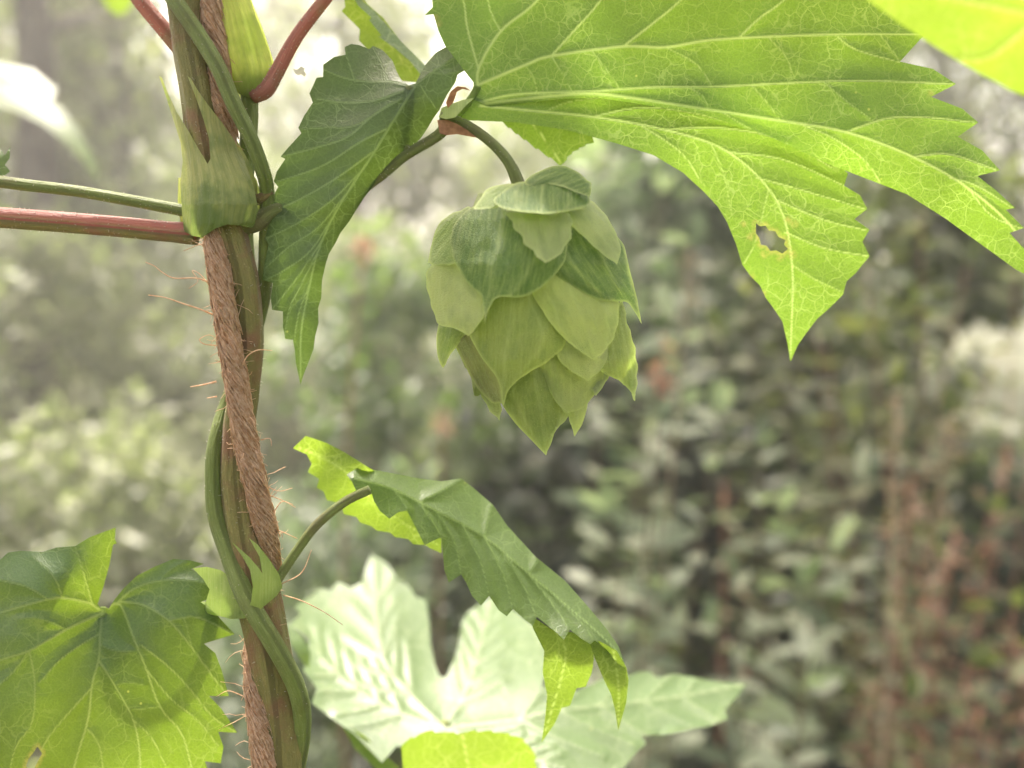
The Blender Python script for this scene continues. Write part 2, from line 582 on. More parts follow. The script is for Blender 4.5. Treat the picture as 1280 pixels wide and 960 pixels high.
def tube_part(name, pts, r, mat, parent, origin, sides=12, ridges=0, ramp=0., twist=0., extra_world=None, hairs=0, hair_len=5):
    p = spline(pts, step=6)
    n = len(p)
    if np.ndim(r):
        ctrl_len = np.r_[0, np.cumsum(np.linalg.norm(np.diff(np.asarray(pts, float)[:, :3], axis=0), axis=1))]
        L = np.r_[0, np.cumsum(np.linalg.norm(np.diff(p[:, :3], axis=0), axis=1))]
        rr = np.interp(L / L[-1], ctrl_len / ctrl_len[-1], r)
    else:
        rr = np.full(n, float(r))
    W = P3(p[:, :3])
    rw = rr * MM
    if extra_world:
        if extra_world.get('up') is not None:
            u = np.asarray(extra_world['up'], float)
            W = np.vstack([u, W])
            rw = np.r_[np.full(len(u), rw[0]), rw]
        if extra_world.get('down') is not None:
            d = np.asarray(extra_world['down'], float)
            W = np.vstack([W, d])
            rw = np.r_[rw, np.full(len(d), rw[-1])]
    V, F, A = tube_geo(W, rw, sides, ridges, ramp, twist)
    o = mesh_obj(name, V, F, mat, parent, origin, attrs=dict(tubepos=A))
    if hairs:
        hs = []
        for _ in range(hairs):
            i = rng.integers(1, n - 1)
            c = P3(p[i, :3])
            ax = P3(p[i + 1, :3]) - P3(p[i - 1, :3])
            ax /= np.linalg.norm(ax)
            d = rng.normal(size=3)
            d -= ax * (d @ ax)
            d /= np.linalg.norm(d)
            b = c + d * rr[i] * MM * .95
            l = hair_len * MM * rng.uniform(.3, 1)
            tip = b + (d * .8 + ax * rng.uniform(-.6, .6) + rng.normal(0, .2, 3)) * l
            hs.append(tube_geo(np.array([b, (b + tip) / 2 + rng.normal(0, .08, 3) * l, tip]), np.array([.6, .45, .15]) * MM, 3))
        v, f, a = merge(hs)
        mesh_obj("hair_fuzz", v, f, M_HAIR, o, origin)
    return o


def flat_part(name, outline, ctrl, mat, parent, origin, step=1.8, attr="tubepos"):
    V, T, _ = sheet(outline, step)
    return mesh_obj(name, P3(np.c_[V, tps(ctrl)(V)]), T, mat, parent, origin, attrs={attr: np.c_[V / 100, np.zeros(len(V))]})


def down_pts(x, y, dz, spread=0.0):
    b = P3((x, y, dz))
    z = np.linspace(b[2] - .02, -.01, 8)
    return np.c_[b[0] + spread * np.linspace(0, 1, 8), np.full(8, b[1]) + .01 * np.sin(np.linspace(0, 7, 8)), z]


def up_pts(x, y, dz):
    b = P3((x, y, dz))
    z = np.linspace(2.25, b[2] + .02, 8)
    return np.c_[b[0] + .008 * np.sin(np.linspace(0, 9, 8)), np.full(8, b[1]), z]


def shell(name, rows, tips_outline, mat, parent, origin, dz0=0.0, ratio=.85, step=2.5, layer=0.0, label=None, back_from=-999):
    """a sheath wrapped round a stem: traced front (with its pointed tips) and a plain back half. rows: (y, cx, r)"""
    rows = np.asarray(rows, float)
    V, T, ol = sheet(tips_outline, step)
    cx = np.interp(V[:, 1], rows[:, 0], rows[:, 1])
    r = np.interp(V[:, 1], rows[:, 0], rows[:, 2])
    u = np.clip((V[:, 0] - cx) / (r * 1.01), -1, 1)
    z = dz0 - layer - ratio * r * np.sqrt(np.maximum(1 - u * u, 0)) + .9 * np.sin(u * 24 + V[:, 1] / 30)
    ylo, yhi = V[:, 1].min(), V[:, 1].max()
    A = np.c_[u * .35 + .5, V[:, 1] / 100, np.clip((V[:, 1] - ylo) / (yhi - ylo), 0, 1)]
    Wv = P3(np.c_[V, z])
    # back half
    yb = np.linspace(max(rows[0, 0], back_from), rows[-1, 0], 14)
    cb = np.interp(yb, rows[:, 0], rows[:, 1])
    rb = np.interp(yb, rows[:, 0], rows[:, 2])
    ph = np.linspace(0, math.pi, 12)
    B, Fb, Ab = [], [], []
    for i in range(14):
        B.append(np.c_[cb[i] + rb[i] * np.cos(ph), np.full(12, yb[i]), dz0 + ratio * rb[i] * np.sin(ph)])
        Ab.append(np.c_[ph / 6.28, np.full(12, yb[i] / 100), np.zeros(12)])
    B = P3(np.vstack(B))
    for i in range(13):
        for j in range(11):
            Fb.append((i * 12 + j, i * 12 + j + 1, (i + 1) * 12 + j + 1, (i + 1) * 12 + j))
    V2, F2, A2 = merge([(Wv, [tuple(t) for t in T], A), (B, Fb, np.vstack(Ab))])
    o = mesh_obj(name, V2, F2, mat, parent, origin, attrs=dict(tubepos=A2))
    if label:
        o["label"] = label
    return o


# ------------------------------------------------------------------ ground and world beyond
def soil_mat():
    m, nt = new_mat("soil")
    g = NG(nt)
    tc = g.n("ShaderNodeTexCoord").outputs["Object"]
    a = g.noise(tc, 3, 6, .65).outputs["Fac"]
    b = g.noise(tc, 45, 4, .6).outputs["Fac"]
    c = g.mix(g.ramp(a, .35, .65), (.05, .045, .028, 1), (.09, .085, .04, 1))
    c = g.mix(g.ramp(b, .4, .7), c, (.07, .10, .035, 1))
    bp = g.n("ShaderNodeBump", inp={'Strength': .8, 'Distance': .03, 'Height': b}).outputs[0]
    pr = g.n("ShaderNodeBsdfPrincipled", inp={'Base Color': c, 'Roughness': .9, 'Normal': bp})
    g.n("ShaderNodeOutputMaterial", inp={0: pr.outputs[0]})
    return m


gn = 60
gx = np.linspace(-1, 1, gn)
gx = np.sign(gx) * np.abs(gx) ** 2.2 * 120
GX, GY = np.meshgrid(gx, gx + 3)
GZ = .03 * np.sin(GX * 1.7 + GY) * np.exp(-np.hypot(GX, GY) / 30) - .03
gi = np.arange(gn * gn).reshape(gn, gn)
GF = np.stack([gi[:-1, :-1], gi[:-1, 1:], gi[1:, 1:], gi[1:, :-1]], -1).reshape(-1, 4)
ground = mesh_obj("ground", np.c_[GX.ravel(), GY.ravel(), GZ.ravel()], GF, soil_mat())
tag(ground, "dark garden soil with moss under the shrubs", "ground", kind="structure")

# leaf blade template: length 1 along +X, folded along the midrib, drooping tip (16 triangles)
def blade(wid=.4, fold=.18, droop=.25, n=5):
    t = np.linspace(0, 1, n)
    ww = wid * .5 * np.sin(np.pi * np.clip(t, 0.0, 1) ** .85) ** .8
    ww[0] = .02
    ww[-1] = .0
    V = []
    for i in range(n):
        zz = -droop * t[i] ** 2
        V += [(t[i], ww[i], zz + fold * ww[i]), (t[i], 0, zz), (t[i], -ww[i], zz + fold * ww[i])]
    F = []
    for i in range(n - 1):
        a, b = i * 3, (i + 1) * 3
        F += [(a, a + 1, b + 1, b), (a + 1, a + 2, b + 2, b + 1)]
    return np.array(V), np.array(F)


def frames(D, up_bias=1.0):
    """rotation matrices whose x axis is D and whose z axis leans to world up with jitter"""
    D = D / (np.linalg.norm(D, axis=1)[:, None] + 1e-9)
    U = np.tile([0, 0, up_bias], (len(D), 1)) + rng.normal(0, .45, D.shape)
    Y = np.cross(U, D)
    Y /= np.linalg.norm(Y, axis=1)[:, None] + 1e-9
    Z = np.cross(D, Y)
    return np.stack([D, Y, Z], -1)


def scatter_mesh(name, pts, dirs, size, mat, parent, origin, tmpl, up=1.0, rnd=None):
    V, F = tmpl
    Rm = frames(dirs, up)
    W = np.einsum('nij,vj->nvi', Rm, V) * size[:, None, None] + pts[:, None, :]
    n, v = W.shape[:2]
    FF = (F[None] + (np.arange(n) * v)[:, None, None]).reshape(-1, F.shape[1])
    rr = rng.random(n) if rnd is None else rnd
    return mesh_obj(name, W.reshape(-1, 3), FF, mat, parent, origin, attrs=dict(rnd=np.repeat(rr, v)))


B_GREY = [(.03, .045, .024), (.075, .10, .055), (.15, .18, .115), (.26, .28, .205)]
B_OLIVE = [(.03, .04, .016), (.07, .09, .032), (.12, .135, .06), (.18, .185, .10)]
B_SUNHAZE = [(.11, .12, .065), (.17, .18, .105), (.22, .225, .145), (.27, .26, .18)]  # lifted leaf colours, with sun and veiling haze painted in
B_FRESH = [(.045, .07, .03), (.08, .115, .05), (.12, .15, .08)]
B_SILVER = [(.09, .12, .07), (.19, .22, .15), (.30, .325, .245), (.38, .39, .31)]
B_SHADE = [(.012, .02, .01), (.03, .042, .02), (.05, .065, .03)]  # near-black leaf colours, shade of the gaps painted in
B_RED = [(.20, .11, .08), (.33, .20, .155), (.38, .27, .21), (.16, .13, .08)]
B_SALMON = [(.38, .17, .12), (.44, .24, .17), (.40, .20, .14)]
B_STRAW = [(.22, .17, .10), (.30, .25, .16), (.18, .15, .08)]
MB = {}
for nm, c, tr in (("grey", B_GREY, (1.6, 2.0, 1.1)), ("olive", B_OLIVE, (1.8, 2.0, .9)), ("pale", B_SUNHAZE, (1.5, 1.8, 1.0)),
                  ("fresh", B_FRESH, (2.0, 2.4, .6)), ("red", B_RED, (1.6, 1.3, 1.0)), ("silver", B_SILVER, (1.2, 1.5, .9)), ("dark", B_SHADE, (1.5, 1.8, .8)), ("salmon", B_SALMON, (1.3, 1.2, 1.0)), ("straw", B_STRAW, (1.4, 1.3, 1.0))):
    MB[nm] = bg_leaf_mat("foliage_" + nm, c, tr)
    MB[nm + "_o"] = bg_leaf_mat("leaf_" + nm, c, tr, by_object=True)
M_TWIG = plain_mat("twig_bark", (.10, .07, .045), (.16, .12, .08), 60, .8)
M_TWIGR = plain_mat("twig_red", (.20, .085, .055), (.28, .14, .09), 60, .7)
M_TWIGP = plain_mat("twig_straw", (.30, .24, .16), (.38, .31, .22), 60, .7)
M_BARK = plain_mat("tree_bark", (.05, .04, .03), (.11, .095, .075), 12, .9)
T_OVAL = blade(.40)
T_NARROW = blade(.24, droop=.3)
T_SMALL = blade(.5, n=3)

_proto = {}


def blade_mesh(kind, tm, mat):
    k = (kind, mat.name)
    if k not in _proto:
        me = bpy.data.meshes.new("leaf")
        me.from_pydata(tm[0].tolist(), [], tm[1].tolist())
        me.polygons.foreach_set("use_smooth", np.ones(len(me.polygons), bool))
        me.materials.append(mat)
        _proto[k] = me
    return _proto[k]


def arch(base, top, bow, n=9):
    t = np.linspace(0, 1, n)[:, None]
    b = np.asarray(base)
    e = np.asarray(top)
    mid = (b + e) / 2 + np.asarray(bow)
    return (1 - t) ** 2 * b + 2 * t * (1 - t) * mid + t ** 2 * e


def shrub(name, label, base, tops, leaf_len, spacing, mat, twig, tm=T_OVAL, kind='oval', single=True, group=None, zmin=.5,
          flowers=None, cat="shrub", twig_r=.0022, side=.0):
    """tops: world tip positions of the stems; leaves alternate up every stem. single=True builds each leaf as an object"""
    base = np.asarray(base, float)
    root = empty(name, base, label, cat, group)
    pts, dirs, size = [], [], []
    for tp in tops:
        b0 = base + np.r_[rng.normal(0, .03, 2), 0]
        bow = np.r_[rng.normal(0, .06, 2), .08]
        W = arch(b0, tp, bow, 14)
        rr = np.linspace(twig_r, twig_r * .35, 14)
        v, f, a = tube_geo(W, rr, 5)
        mesh_obj("stem", v, f, twig, root, base)
        L = np.r_[0, np.cumsum(np.linalg.norm(np.diff(W, axis=0), axis=1))]
        s = 0.25 * L[-1]
        k = rng.uniform(0, 6)
        while s < L[-1]:
            c = np.array([np.interp(s, L, W[:, i]) for i in range(3)])
            ax = np.array([np.interp(min(s + .02, L[-1]), L, W[:, i]) for i in range(3)]) - np.array([np.interp(s - .02, L, W[:, i]) for i in range(3)])
            ax /= np.linalg.norm(ax)
            if c[2] > zmin:
                for q in (0, math.pi) if rng.random() < .75 else (0,):
                    d = np.array([math.cos(k + q), math.sin(k + q), 0])
                    d = d - ax * (d @ ax)
                    d = d / np.linalg.norm(d) + ax * rng.uniform(.2, .9) + np.r_[0, 0, rng.uniform(-.35, .15)]
                    pts.append(c + d * side)
                    dirs.append(d)
                    size.append(leaf_len * rng.uniform(.6, 1.15) * (1 - .35 * s / L[-1]))
            k += 1.57 + rng.normal(0, .3)
            s += spacing * rng.uniform(.7, 1.3)
        for _ in range(2):
            d = W[-1] - W[-3]
            pts.append(W[-1])
            dirs.append(d / np.linalg.norm(d) + rng.normal(0, .3, 3))
            size.append(leaf_len * .6)
    if len(pts) == 0:
        return root
    pts, dirs, size = np.array(pts), np.array(dirs), np.array(size)
    if single and len(pts) > 290:
        keep = rng.permutation(len(pts))
        rest = keep[290:]
        o = scatter_mesh("foliage", pts[rest], dirs[rest], size[rest], MB[mat], root, base, tm)
        o["kind"] = "stuff"
        pts, dirs, size = pts[keep[:290]], dirs[keep[:290]], size[keep[:290]]
    if single:
        me = blade_mesh(kind, tm, MB[mat + "_o"])
        Rm = frames(dirs)
        for i in range(len(pts)):
            o = bpy.data.objects.new("leaf", me)
            o.parent = root
            m = Matrix(Rm[i].tolist()).to_4x4() @ Matrix.Scale(float(size[i]), 4)
            m.translation = Vector(pts[i] - base)
            o.matrix_basis = m
            COL.objects.link(o)
    else:
        o = scatter_mesh("foliage", pts, dirs, size, MB[mat], root, base, tm)
        o["kind"] = "stuff"
    return root


def bush(name, label, base, rad, hgt, n, size, mat, tm=T_OVAL, group=None, clumps=40, cat="shrub", zlo=.1, mix=None):
    """a rounded leafy bush: stems, and foliage in uneven clumps"""
    base = np.asarray(base, float)
    root = empty(name, base, label, cat, group)
    cen = []
    for i in range(clumps):
        a, u = rng.uniform(0, 6.283), rng.uniform(0, 1)
        h = zlo + (hgt - zlo) * rng.uniform(0, 1) ** .8
        prof = math.sqrt(max(.05, 1 - (h / hgt) ** 2.4))
        rr = rad * prof * math.sqrt(rng.uniform(.15, 1))
        cen.append(base + np.array([rr * math.cos(a), rr * math.sin(a), h]))
    cen = np.array(cen)
    parts = []
    for c in cen[:: max(1, clumps // 9)]:
        W = arch(base + np.r_[rng.normal(0, .04, 2), 0], c, np.r_[rng.normal(0, .08, 2), .1], 9)
        mesh_obj("stem", *tube_geo(W, np.linspace(.008, .002, 9), 5)[:2], M_TWIG, root, base)
    k = rng.integers(0, clumps, n)
    crad = rad * 1.5 / math.sqrt(clumps) * rng.uniform(.6, 1.4, clumps)
    off = rng.normal(0, 1, (n, 3))
    off /= np.linalg.norm(off, axis=1)[:, None]
    pts = cen[k] + off * (crad[k] * rng.uniform(0, 1, n) ** .5)[:, None]
    pts[:, 2] = np.maximum(pts[:, 2], .02)
    d = off + rng.normal(0, .5, (n, 3))
    rn = np.clip(rng.random(n) * .6 + rng.random(clumps)[k] * .4, 0, 1)
    o = scatter_mesh("foliage", pts, d, size * rng.uniform(.6, 1.3, n), MB[mat], root, base, tm, rnd=rn)
    o["kind"] = "stuff"
    return root


def at(px, py, d):
    return unproj(px, py, d)


# --- near shrubs on the right, about a metre away
def top_list(lst, dv=.12):
    return [at(x, y, d) for x, y, d in lst]


def gxy(px, d, y=480):
    p = at(px, y, d)
    return (p[0], p[1], -.03)


shrub("evergreen_shrub", "grey-green evergreen shrub with upright leafy shoots behind the hop cone", gxy(800, 1.0),
      top_list([(840, 400, .95), (790, 300, 1.0), (870, 310, 1.05), (745, 430, 1.05), (900, 520, .95), (815, 520, .9), (760, 640, .95), (830, 230, 1.1), (700, 260, 1.1)]),
      .075, .046, "silver", M_TWIG)
shrub("broadleaf_shrub", "grey-green shrub with broad leaves below the tall straw stalk", gxy(960, 1.0),
      top_list([(1000, 740, .9), (920, 720, .95), (980, 640, 1.05), (1040, 690, .95), (890, 800, .95), (1080, 600, 1.05), (950, 560, 1.15), (1010, 860, .85)]),
      .08, .05, "silver", M_TWIG)
shrub("red_stem_shrub", "shrub with russet stems and dull green leaves beside the red seed spikes", gxy(1130, 1.15),
      top_list([(1080, 330, 1.15), (1150, 260, 1.2), (1030, 420, 1.1), (1210, 330, 1.15), (1120, 480, 1.05), (1260, 420, 1.1), (1190, 520, 1.0), (1000, 300, 1.25), (1270, 240, 1.25)]),
      .065, .045, "olive", M_TWIGR)
shrub("narrowleaf_shrub", "narrow-leaved green shrub under the drooping sunlit hop leaf lobe", gxy(1010, 1.45),
      top_list([(930, 230, 1.45), (1000, 180, 1.5), (1080, 200, 1.5), (960, 330, 1.4), (1040, 120, 1.55), (900, 420, 1.4), (1140, 130, 1.5), (1100, 320, 1.4)]),
      .085, .042, "olive", M_TWIG, T_NARROW, 'narrow')
shrub("corner_shrub", "low reddish green shrub at the foot of the red seed spikes", gxy(1200, .95),
      top_list([(1180, 700, .9), (1240, 640, .95), (1120, 760, .9), (1270, 760, .85), (1210, 830, .85), (1140, 880, .85), (1290, 560, 1.0)]),
      .055, .04, "olive", M_TWIGR)


def spike(label, base, top, n, mat="red", twig=M_TWIGR, rad=.02, size=.014, frac=.45, name="seed_spike", group=None, r=.003):
    base = np.asarray(base, float)
    root = empty(name, base, label, "plant", group)
    W = arch(base, top, np.r_[rng.normal(0, .04, 2), .06], 14)
    mesh_obj("stem", *tube_geo(W, np.linspace(r, r * .5, 14), 6)[:2], twig, root, base)
    t = 1 - frac * rng.random(n) ** 1.1
    c = np.stack([np.interp(t, np.linspace(0, 1, 14), W[:, i]) for i in range(3)], 1)
    d = rng.normal(0, 1, (n, 3))
    d /= np.linalg.norm(d, axis=1)[:, None]
    wv = .35 + .65 * np.sin(np.pi * np.clip((1 - t) / frac, 0, 1))
    o = scatter_mesh("seed_cluster", c + d * (rad * wv * rng.random(n))[:, None], d, size * rng.uniform(.6, 1.3, n), MB[mat], root, base, T_SMALL)
    o["kind"] = "stuff"
    return root


G_SP = "russet seed spikes beside the reddish shrubs"
for (bx, d, tx, ty, n) in ((1150, 1.0, 1140, 590, 170), (1200, .95, 1195, 660, 190), (1240, 1.0, 1262, 560, 160), (1180, 1.05, 1160, 730, 160),
                           (1270, .9, 1275, 800, 190), (1120, 1.0, 1100, 850, 150), (1225, .9, 1225, 880, 170), (900, 1.15, 905, 600, 70)):
    spike("rust-red seed spike of a dried dock-like plant among shrubs", gxy(bx, d), at(tx, ty, d), int(n * .4), group=G_SP, rad=.04, frac=.3)
spike("small orange-red flower spike rising just beside the hop cone", gxy(838, .9), at(831, 424, .9), 34, "salmon", rad=.009, size=.012, frac=.045, twig=M_TWIG)
spike("tall straw-coloured dry stalk leaning among the broad leaves", gxy(1045, .85), at(1122, 500, .85), 40, "straw", M_TWIGP, rad=.012, size=.012, frac=.12, name="dry_stalk", r=.0024)
spike("short pale dry stalk among leaves under the sunlit hop leaf", gxy(850, 1.0), at(862, 318, 1.0), 14, "straw", M_TWIGP, rad=.008, size=.012, frac=.06, name="dry_stalk", r=.0022)
spike("ochre seed stalk between the straw stalk and russet spikes", gxy(1180, 1.05), at(1186, 520, 1.05), 70, "straw", M_TWIGP, rad=.02, size=.016, frac=.2, name="dry_stalk")
spike("faint orange flower head seen between the dark hop leaf and cone", gxy(452, 1.2), at(455, 300, 1.2), 26, "salmon", rad=.014, size=.014, frac=.02)
spike("dim red flower head low beside the hop cone tip", gxy(556, 1.2), at(554, 516, 1.2), 22, "red", rad=.013, size=.014, frac=.02)

# --- bushes further back
bush("dark_bush", "dense bush behind the grey-green shrubs with shade put into its leaf colour", (.25, 2.0, -.03), .6, 1.2, 4200, .065, "dark", T_OVAL, clumps=60)
bush("shaded_bush", "low bush behind the straw stalk and russet spikes with shade put into its colour", (.85, 1.85, -.03), .5, 1.0, 4600, .045, "dark", T_OVAL, clumps=60)
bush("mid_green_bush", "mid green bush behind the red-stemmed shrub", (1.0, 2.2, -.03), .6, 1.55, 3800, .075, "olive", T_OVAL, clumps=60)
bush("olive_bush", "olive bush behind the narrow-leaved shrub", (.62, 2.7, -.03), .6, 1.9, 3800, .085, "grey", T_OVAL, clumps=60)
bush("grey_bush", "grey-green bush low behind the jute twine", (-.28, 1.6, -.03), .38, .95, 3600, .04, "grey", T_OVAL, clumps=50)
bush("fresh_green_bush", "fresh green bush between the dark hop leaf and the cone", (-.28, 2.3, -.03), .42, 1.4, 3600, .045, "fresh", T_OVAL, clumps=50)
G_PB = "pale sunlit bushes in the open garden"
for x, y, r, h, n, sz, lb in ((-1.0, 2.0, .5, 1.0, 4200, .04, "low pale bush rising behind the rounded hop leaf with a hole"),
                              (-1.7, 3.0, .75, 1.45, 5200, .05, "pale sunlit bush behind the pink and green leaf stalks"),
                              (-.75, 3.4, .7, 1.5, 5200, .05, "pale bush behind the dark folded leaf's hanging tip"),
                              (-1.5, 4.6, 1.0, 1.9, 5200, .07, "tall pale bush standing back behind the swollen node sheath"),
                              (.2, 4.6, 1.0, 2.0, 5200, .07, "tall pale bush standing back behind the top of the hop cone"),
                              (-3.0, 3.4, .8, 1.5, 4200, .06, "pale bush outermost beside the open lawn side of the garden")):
    bush("pale_bush", lb, (x, y, -.03), r, h, n, sz, "pale", T_OVAL, G_PB, clumps=60)  # the pale leaf colour carries painted sun and haze
# herbs and grasses low between them
pts = np.c_[rng.uniform(-4, 3.2, 16000), rng.uniform(.8, 7, 16000), np.zeros(16000) - .02]
dd = rng.normal(0, .5, (16000, 3)) + [0, 0, 1.2]
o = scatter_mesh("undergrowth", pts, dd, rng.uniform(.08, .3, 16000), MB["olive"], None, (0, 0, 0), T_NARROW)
tag(o, "tangled grass and weeds covering the soil under the bushes", "undergrowth", kind="stuff")


def tree(label, base, hgt, rad, n, size, mat, trunk_r=.12, crown_lo=.35, group=None):
    base = np.asarray(base, float)
    root = empty("tree", base, label, "tree", group)
    W = arch(base, base + [rng.normal(0, .2), 0, hgt * .85], np.r_[rng.normal(0, .2, 2), 0], 12)
    parts = [tube_geo(W, np.linspace(trunk_r, trunk_r * .25, 12), 9)]
    cen = []
    for i in range(26):
        t = rng.uniform(crown_lo, 1)
        c0 = np.array([np.interp(t, np.linspace(0, 1, 12), W[:, j]) for j in range(3)])
        a = rng.uniform(0, 6.283)
        l = rad * rng.uniform(.4, 1) * math.sqrt(max(.1, 1.15 - t))
        e = c0 + [l * math.cos(a), l * math.sin(a), l * rng.uniform(.1, .7)]
        parts.append(tube_geo(arch(c0, e, (0, 0, .1), 6), np.linspace(trunk_r * .3, .01, 6), 5))
        cen.append(e)
        cen.append((c0 + e) / 2 + rng.normal(0, .2, 3))
    v, f, a = merge(parts)
    mesh_obj("trunk", v, f, M_BARK, root, base)
    cen = np.array(cen)
    k = rng.integers(0, len(cen), n)
    cr = rng.uniform(.2, .45, len(cen)) * rad * .7
    off = rng.normal(0, 1, (n, 3))
    off /= np.linalg.norm(off, axis=1)[:, None]
    p = cen[k] + off * (cr[k] * rng.random(n) ** .45)[:, None]
    o = scatter_mesh("crown", p, off + rng.normal(0, .5, (n, 3)) + [0, 0, -.3], size * rng.uniform(.6, 1.3, n), MB[mat], root, base, T_OVAL,
                     rnd=np.clip(rng.random(n) * .6 + rng.random(len(cen))[k] * .4, 0, 1))
    o["kind"] = "stuff"
    return root


def added_shade_tree(label, base, crown, rad, n, size, mat):
    base, crown = np.asarray(base, float), np.asarray(crown, float)
    root = empty("tree", base, label, "tree")  # out-of-view tree, put in for the shade its crown casts
    W = arch(base, crown, (.45, 0, .9), 14)
    parts = [tube_geo(W, np.linspace(.09, .03, 14), 9)]
    cen = []
    for i in range(24):
        e = rng.normal(0, 1, 3)
        e = crown + e / np.linalg.norm(e) * rad * rng.uniform(.35, 1) * [1, 1, .6]
        parts.append(tube_geo(arch(W[rng.integers(9, 14)], e, (0, 0, .08), 6), np.linspace(.02, .006, 6), 5))
        cen.append(e)
    v, f, a = merge(parts)
    mesh_obj("trunk", v, f, M_BARK, root, base)
    cen = np.array(cen)
    k = rng.integers(0, len(cen), n)
    off = rng.normal(0, 1, (n, 3))
    off /= np.linalg.norm(off, axis=1)[:, None]
    p = cen[k] + off * (rad * .36 * rng.random(n) ** .45)[:, None]
    o = scatter_mesh("crown", p, off + rng.normal(0, .5, (n, 3)), size * rng.uniform(.6, 1.3, n), MB[mat], root, base, T_OVAL)
    o["kind"] = "stuff"


added_shade_tree("unseen leaning tree added so its crown shades the grey-green shrubs", (1.9, 2.5, -.05), (.12, 2.35, 3.7), .95, 2600, .09, "olive")
G_TR = "garden trees beyond the bushes"
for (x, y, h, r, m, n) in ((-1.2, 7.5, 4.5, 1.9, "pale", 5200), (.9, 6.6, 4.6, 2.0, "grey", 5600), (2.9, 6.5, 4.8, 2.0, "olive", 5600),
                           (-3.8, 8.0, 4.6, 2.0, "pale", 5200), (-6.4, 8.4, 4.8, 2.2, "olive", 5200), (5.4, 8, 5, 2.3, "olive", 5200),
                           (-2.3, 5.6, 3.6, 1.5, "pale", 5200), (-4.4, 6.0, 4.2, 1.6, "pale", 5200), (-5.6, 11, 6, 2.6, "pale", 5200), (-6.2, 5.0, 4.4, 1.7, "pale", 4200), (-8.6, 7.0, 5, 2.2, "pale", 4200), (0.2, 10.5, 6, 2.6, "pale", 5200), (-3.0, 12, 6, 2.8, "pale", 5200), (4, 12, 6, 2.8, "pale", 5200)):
    tree({"pale": "garden tree with sun and haze put into its pale leaf colour", "grey": "grey-leaved garden tree rising beyond the pale bushes", "olive": "olive-leaved garden tree rising beyond the bushes"}[m], (x, y, -.05), h, r, n, .13, m, crown_lo=.12, group=G_TR)
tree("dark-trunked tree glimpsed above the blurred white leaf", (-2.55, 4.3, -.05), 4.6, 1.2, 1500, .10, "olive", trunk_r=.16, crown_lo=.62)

# ------------------------------------------------------------------ the hop plants
def ground_under(px, py):
    b = P3((px, py, 0))
    return (b[0], b[1], -.02)


A_PTS = [(228, -60, 8), (231, 0, 5), (240, 60, 2), (250, 110, 0), (258, 170, 0), (270, 230, 0), (283, 280, 0), (292, 310, 2), (303, 355, 5), (309, 430, 8),
         (305, 490, 10), (298, 540, 8), (297, 600, 4), (308, 680, 2), (326, 760, 2), (340, 830, 4), (349, 900, 6), (352, 960, 6), (352, 1040, 8)]
A_R = [21, 22, 23, 24, 24, 24, 21, 20, 20, 20, 19, 19, 21, 24, 26, 25, 25, 25, 25]
bineA = empty("hop_bine", ground_under(352, 1040), "thick brown-green hop bine with cone, dark folded leaf and broad sunlit leaf", "hop vine")
OA = np.array(bineA.location)
tube_part("stem", A_PTS, A_R, M_STEM, bineA, OA, 24, 6, .09, 90, dict(up=up_pts(228, -60, 8), down=down_pts(352, 1040, 8)), hairs=500, hair_len=5)

# node sheath
Z2 = lambda pts: zc(160, 0, 2.823, pts)
sh_out = Z2([(197, 815), (190, 740), (184, 650), (193, 570), (186, 505), (163, 432), (132, 335), (110, 268), (120, 275), (142, 330), (170, 392), (212, 460), (250, 527), (281, 578),
             (291, 560), (286, 490), (266, 420), (236, 335), (210, 268), (222, 278), (246, 318), (284, 372), (332, 432), (372, 490), (412, 570), (442, 650), (460, 740), (443, 806), (400, 796), (350, 792), (310, 806), (262, 838), (225, 832)])
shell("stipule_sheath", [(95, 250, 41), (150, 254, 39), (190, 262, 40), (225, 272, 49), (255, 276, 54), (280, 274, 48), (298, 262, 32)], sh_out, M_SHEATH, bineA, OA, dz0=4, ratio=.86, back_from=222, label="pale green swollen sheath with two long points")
third = Z2([(330, 388), (352, 440), (390, 505), (430, 575), (455, 650), (462, 720), (420, 720), (390, 620), (352, 520), (335, 450)])
f3 = tps([(277, 138, 8), (285, 170, 6), (305, 210, 2), (320, 250, 0), (300, 240, -6)])
V, T, _ = sheet(third, 2.5)
mesh_obj("stipule", P3(np.c_[V, f3(V)]), T, M_SHEATH, bineA, OA, attrs=dict(tubepos=np.c_[V / 100, np.zeros(len(V))]))

# petioles leaving the node
lfA = tube_part("petiole", [(246, 292, 6), (215, 290, 4), (120, 281, 2), (0, 272, 0), (-150, 262, -5), (-260, 235, -10)], [15, 13, 13, 13, 12, 11], M_PETR, bineA, OA, 14, hairs=420, hair_len=3.5)
tube_part("petiole", [(240, 266, 0), (224, 262, -2), (103, 240, -6), (0, 227, -8), (-120, 205, -10)], [8, 7.5, 7, 7.5, 7], M_PETG, bineA, OA, 12, hairs=200, hair_len=2.5)
tube_part("petiole", [(150, -40, 18), (174, -1, 14), (206, 38, 14), (232, 72, 16)], [10, 10, 10, 9], M_PETRR, bineA, OA, 12, hairs=120, hair_len=4)

